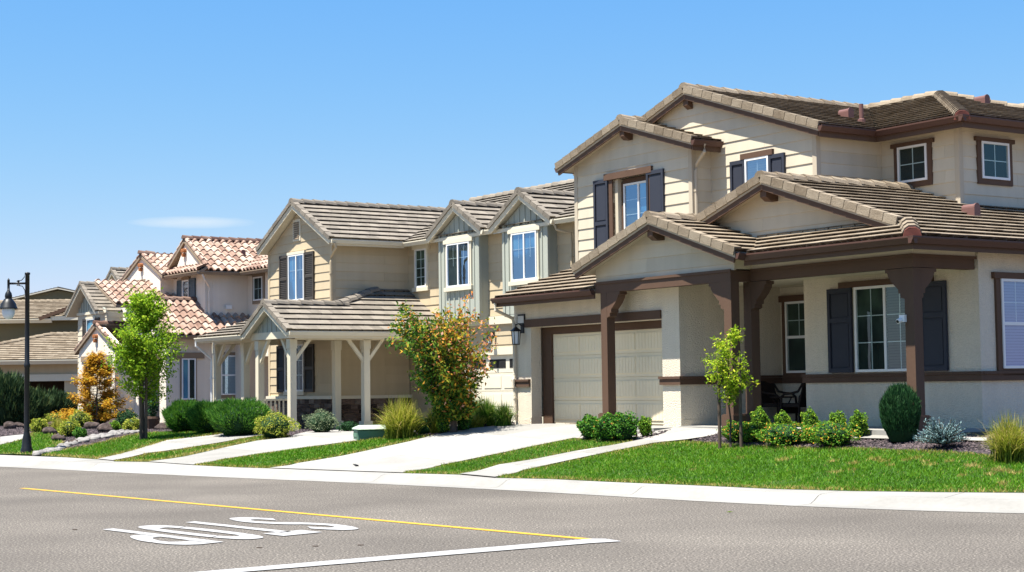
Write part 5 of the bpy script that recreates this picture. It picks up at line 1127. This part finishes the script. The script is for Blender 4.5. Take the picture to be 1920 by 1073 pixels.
# rock garden
gl = [(92, 797, 1.25, .85, 'petal', 'pale pink blooming shrub beside the lamp post'), (105, 800, .8, .5, 'variety', 'yellow green clump beside the pale pink shrub'), (128, 792, .9, .6, 'sagel', 'grey green grassy shrub behind the yellow clumps'), (150, 803, .8, .6, 'variety', 'golden shrub under the maple, near the large boulders'), (130, 820, .62, .5, 'variety', 'yellow shrub at the cobble edge of the rock garden'), (180, 800, 1.25, .95, 'limeb', 'bright lime shrub at the foot of the golden maple'), (238, 805, .75, .62, 'jun', 'dark round shrub by the portico side wall'), (248, 811, .55, .42, 'variety', 'small yellow green plant beside the lime tree stakes'), (215, 810, .36, .32, 'box', 'tiny bright green plant between the boulders'), (150, 824, .4, .34, 'shrub', 'small dark green plant at the cobble edge'), (72, 812, .5, .45, 'variety', 'small yellow plant at the base of the lamp post'), (112, 782, 1.0, .5, 'rose', 'low red flowered plant before the dark hedge'), (288, 802, .4, .3, 'jun', 'small dark plant at the lit pillar base')]
for px, py, w, hh, mt, lb in gl: shrub('garden_shrub', lb, 'shrub', px, py, w, hh, mt, .085, 1200, core='hedge', shell=.25, asp=.35)
for px, py, lb in ((108, 812, 'tan feathery grass tuft among the boulders'), (122, 800, 'tan feathery grass tuft behind the yellow clump'), (95, 800, 'tan grass tuft right of the lamp post')): fountain('grass_tuft', lb, px, py, .9, .55, 350, wd=.012)
def rockmesh(m, c, r, sq=(1, 1, .65)):
    vs = []; fs = []; n1, n2 = 7, 10; ph = [rng.uniform(0, 6) for _ in range(4)]; vs = []
    for i in range(n1 + 1):
        t = math.pi * i / n1
        for k in range(n2):
            a = 2 * math.pi * k / n2; x, y, z = math.sin(t) * math.cos(a), math.sin(t) * math.sin(a), math.cos(t); q = 1 + .14 * math.sin(2.3 * x + ph[0]) + .12 * math.sin(3.1 * y + ph[1]) + .12 * math.sin(3.7 * z + ph[2] + x); vs.append((c[0] + x * r * q * sq[0], c[1] + y * r * q * sq[1], c[2] + z * r * q * sq[2]))
    for i in range(n1):
        for k in range(n2): fs.append((i * n2 + k, (i + 1) * n2 + k, (i + 1) * n2 + (k + 1) % n2, i * n2 + (k + 1) % n2))
    m.mesh(vs, fs)
for px, py, r, lb in ((213, 802, .42, 'large dark upper boulder by the portico wall'), (200, 811, .38, 'large brown pointed boulder in front of the dark one'), (172, 806, .36, 'dark boulder under the lime shrub'), (70, 806, .36, 'brown boulder behind the lamp post'), (95, 815, .34, 'flat brown boulder on the grass edge'), (110, 828, .30, 'brown boulder where the cobbles begin'), (100, 802, .28, 'reddish boulder among the tan grasses'), (20, 806, .36, 'grey boulder at the far left of the garden'), (37, 803, .30, 'second grey boulder at the far left beside the drive'), (138, 833, .22, 'small pinkish stone beside the cobbles'), (302, 807, .3, 'flat dark stone at the lit pillar')):
    b = G(px, py); m = MB(); r *= .68; rockmesh(m, (0, 0, .35 * r), r, (1, .9, .72)); o = m.build('boulder', 'boulder', None, True); o.location = b; tag(o, lb, 'boulder')
proto = []
for i in range(5):
    m = MB(); rockmesh(m, (0, 0, .02), .078, (1.15, .85, .6)); me = m.build('cobble', 'rock', None, True); proto.append(me)
path_ = [(66, 853), (90, 849), (108, 845), (122, 838), (140, 832), (160, 827), (185, 822), (210, 817), (235, 813), (258, 811)]
k_ = 0
for a, b in zip(path_, path_[1:]):
    for j in range(24):
        t = rng.random(); p_ = G(a[0] + (b[0] - a[0]) * t + rng.uniform(-3, 3), a[1] + (b[1] - a[1]) * t + rng.uniform(-3, 3)); o = proto[k_] if k_ < 5 else proto[k_ % 5].copy()
        if k_ >= 5: COL.objects.link(o)
        o.location = p_ + Z * .01; o.rotation_euler = (0, 0, rng.uniform(0, 6.28)); s_ = rng.uniform(.6, 1.5); o.scale = (s_, s_, s_); tag(o, 'pale rounded river cobble in the border between the lawns', 'cobble', 'cobbles edging the rock garden'); k_ += 1
# ================================================================== STREET FURNITURE AND SMALL THINGS
b = G(50, 850); root = empty('street_lamp', b, 0); tag(root, 'black street lamp with bell shade on a curved bracket arm', 'street lamp'); root.scale = (.95, .95, .945)
m = MB(); m.lathe((0, 0, 0), [(.17, -.1), (.17, .10), (.14, .16), (.12, .40), (.085, .55), (.075, .60), (.07, 2.4), (.085, 2.42), (.085, 2.5), (.066, 2.53), (.060, 5.02), (.075, 5.03), (.075, 5.08), (.0, 5.10)], 16); m.build('pole', 'black', root, True)
zA_ = 4.78; m = MB(); m.tube([(0, 0, zA_), (-.53, 0, zA_)], .03, 10); m.tube([(-.53, 0, zA_ + .10), (-.53, 0, zA_ - .22)], .035, 10); m.lathe((-.53, 0, zA_ + .1), [(.035, 0), (.02, .03), (.0, .06)], 10)
m.tube([(-.06, 0, zA_ + .30), (-.09, 0, zA_ + .17), (-.16, 0, zA_ + .09), (-.30, 0, zA_ + .06)], .012, 6); m.tube([(-.06, 0, zA_ - .42), (-.07, 0, zA_ - .20), (-.14, 0, zA_ - .08), (-.30, 0, zA_ - .05)], .012, 6); m.tube([(-.25, 0, zA_ - .06), (-.25, 0, zA_ + .09)], .03, 8); m.build('arm', 'black', root, True)
m = MB(); m.lathe((-.53, 0, zA_ - .2), [(.035, .02), (.05, -.02), (.085, -.07), (.10, -.14), (.10, -.19), (.085, -.21), (.13, -.26), (.20, -.36), (.235, -.47), (.255, -.50), (.255, -.52), (.22, -.51)], 24); m.build('lamp_shade', 'black', root, True)
m = MB(); m.lathe((-.53, 0, zA_ - .2), [(.17, -.50), (.178, -.58), (.165, -.68), (.12, -.77), (.05, -.81), (.0, -.815)], 20); m.build('globe', 'globe', root, True)
# utility box on the strip of lawn
b = G(690, 826); e1 = G(655, 829); e2 = G(724, 819); d = (e2 - e1); d.z = 0; d.normalize(); root = empty('utility_box', (e1 + e2) / 2 + V3((.12, .2, 0)), math.atan2(d.y, d.x)); tag(root, 'low green utility box with pale top on the lawn strip', 'utility box'); L = (e2 - e1).length / 2
L *= .98; W2 = .30
m = MB(); m.box(-L, L, -W2, W2, -.1, .22); o = m.build('body', 'utility', root, bevel=.02); m = MB(); m.box(-L + .1, L - .1, -W2 - .012, -W2 - .001, .06, .20); m.box(-L - .012, -L - .001, -.25, .25, .06, .14); m.build('panel', 'utility', root); m = MB(); m.prism([(-L - .03, -W2 - .03, .222), (L + .03, -W2 - .03, .222), (L + .03, -W2 - .03, .26), (L - .15, -W2 + .1, .32), (-L + .15, -W2 + .1, .32), (-L - .03, -W2 - .03, .26)], (0, 2 * W2 + .06, 0)); m.build('lid', 'utility_top', root, bevel=.015)
# drain grate in the drive
b = G(1106, 873) ; b = G(665, 874); m = MB(); m.box(-.32, .32, -.03, .03, .0, .034); o = m.build('drain_cover', 'dark'); o.location = G(666, 874); o.rotation_euler = (0, 0, HA + 1.2); tag(o, 'thin dark drain slot in the pale driveway', 'drain')
# lanterns
def lantern(name, label, M_, u, v, z, s=1.0):
    root = empty(name, M_ @ V3((u, v, z))); root.rotation_euler = M_.to_euler(); tag(root, label, 'wall lantern'); m = MB(); m.box(-.06 * s, .06 * s, -.03, 0, -.10 * s, .14 * s); m.tube([(0, -.02, .06 * s), (0, -.12 * s, .12 * s), (0, -.2 * s, .10 * s), (0, -.2 * s, .03 * s)], .014 * s, 8); m.build('bracket', 'black', root)
    m = MB(); c = (0, -.2 * s, 0); 
    m.lathe(c, [(.0, .06 * s), (.03 * s, .04 * s), (.13 * s, -.04 * s), (.135 * s, -.055 * s), (.0, -.056 * s)], 6); m.lathe(c, [(.0, -.37 * s), (.085 * s, -.37 * s), (.09 * s, -.35 * s), (.0, -.349 * s)], 6)
    for k in range(6):
        a = math.pi * k / 3; m.tube([(c[0] + .105 * s * math.cos(a), c[1] + .105 * s * math.sin(a), -.05 * s), (c[0] + .082 * s * math.cos(a), c[1] + .082 * s * math.sin(a), -.36 * s)], .009 * s, 5)
    m.build('cage', 'black', root); m = MB(); m.lathe(c, [(.095 * s, -.06 * s), (.072 * s, -.345 * s)], 6); m.build('glass', 'globe', root); return root
lantern('wall_lantern', 'black carriage lantern on the white stucco beside the brown garage door', H1R, .38, 0, 2.28, 1.05)
lantern('wall_lantern', 'small dark lantern on tan siding above the cream garage door', H2R, 2.75, 5.30, 2.72, .72)
# camera on the corner post
root = empty('security_camera', H1R @ V3((12.69, -.002, 2.02))); root.rotation_euler = H1R.to_euler(); tag(root, 'small white security camera on the corner porch post', 'security camera'); m = MB(); m.box(-.09, .04, -.06, -.001, -.06, .07); m.tube([(-.05, -.05, -.02), (-.05, -.14, -.05)], .045, 10); m.build('housing', 'white', root); m = MB(); m.tube([(-.05, -.141, -.05), (-.05, -.15, -.053)], .03, 10); m.build('eye', 'black', root)
# wicker chairs and a folding table on the porch
def chair(label, u, v, rz):
    root = empty('wicker_chair', H1R @ V3((u, v, 0)), HA - math.pi / 2 + rz); tag(root, label, 'chair', 'wicker chairs on the porch'); m = MB(); m.box(-.27, .27, -.27, .25, .36, .44); m.box(-.26, .26, -.262, -.235, .22, .36); m.build('seat', 'wicker', root, bevel=.02)
    m = MB(); pr = [(-.30, .24, .40)]; m.prism([(-.27, .20, .42), (-.27, .25, .42), (-.27, .40, .92), (-.27, .36, .93)], (.54, 0, 0)); m.tube([(-.28, .22, .40), (-.28, .38, .93), (0, .40, .97), (.28, .38, .93), (.28, .22, .40)], .022, 6); m.build('backrest', 'wicker', root)
    for s_ in (-1, 1):
        m = MB(); x = .30 * s_; m.tube([(x, -.26, .02), (x, -.27, .42), (x, -.25, .58), (x, -.16, .645), (x, .05, .66), (x, .22, .70), (x, .36, .88)], .026, 8); m.build('armrest', 'wicker', root, True); m = MB(); m.tube([(x, .25, .02), (x, .23, .42)], .024, 8); m.build('leg', 'wicker', root)
chair('dark wicker armchair with its back to the wide stucco wall', 7.52, 2.3, -math.pi / 2 + .1); chair('dark wicker armchair half hidden behind the twin brown posts', 6.72, 2.42, math.pi / 2 + .15)
root = empty('side_table', H1R @ V3((7.08, 2.2, 0)), HA); tag(root, 'small dark folding table between the wicker chairs', 'table'); m = MB(); m.lathe((0, 0, 0), [(0, .56), (.26, .56), (.27, .575), (.26, .59), (0, .59)], 18); m.build('table_top', 'wicker', root); 
for s_ in (-1, 1): m = MB(); m.tube([(.2 * s_, .1 * s_, 0), (-.18 * s_, .1 * s_, .56)], .013, 6); m.build('leg', 'wicker', root)
# potted plant at the lit pillar of the white house
b = G(285, 806); root = empty('potted_plant', b); tag(root, 'tall potted plant at the entry of the white stucco house', 'potted plant'); m = MB(); m.lathe((0, 0, 0), [(.0, 0), (.20, 0), (.26, .35), (.24, .42), (.2, .4)], 14); m.build('pot', 'pot', root); C = sphere_pts(500) * np.array([.22, .22, .45]) + np.array([0, 0, .8]); leaves('foliage', C, .12, 'jun', root, asp=.3)

# ================================================================== HOUSE 6: a grey roof far behind the olive house
def far(px, py, Yd): q = ray(px, py); q = q * (Yd / q.y); return V3((q.x, q.y, q.z + CH))
f0, f1, f2 = far(80, 558, 150), far(136, 545, 150), far(200, 558, 150)
h = House('house', 'distant house of which only a pale grey roof peak shows behind the olive one', 'house', math.pi / 2, f1.x, f1.y, 0, 'tileB', 'siding'); h.trimmat = 'cream'
wl, wr_ = f0.x - f1.x - 2, f2.x - f1.x + 2; hz = f1.z; sl_ = (f1.z - f0.z) / (f1.x - f0.x)
h.plane([(wl, -5), (0, -5), (0, 5), (wl, 5)], hz, sl_, 0); h.plane([(0, -5), (wr_, -5), (wr_, 5), (0, 5)], hz, -sl_, 0); h.finish('cream', 'cream', 'cream')
w = MB(); w.prism([(wl + .4, -4.6, 0), (wr_ - .4, -4.6, 0), (wr_ - .4, -4.6, hz - sl_ * wr_), (0, -4.6, hz - .25), (wl + .4, -4.6, hz + sl_ * wl)], Y * 9.2); h.part('stucco_wall', w, 'stucco_olive')
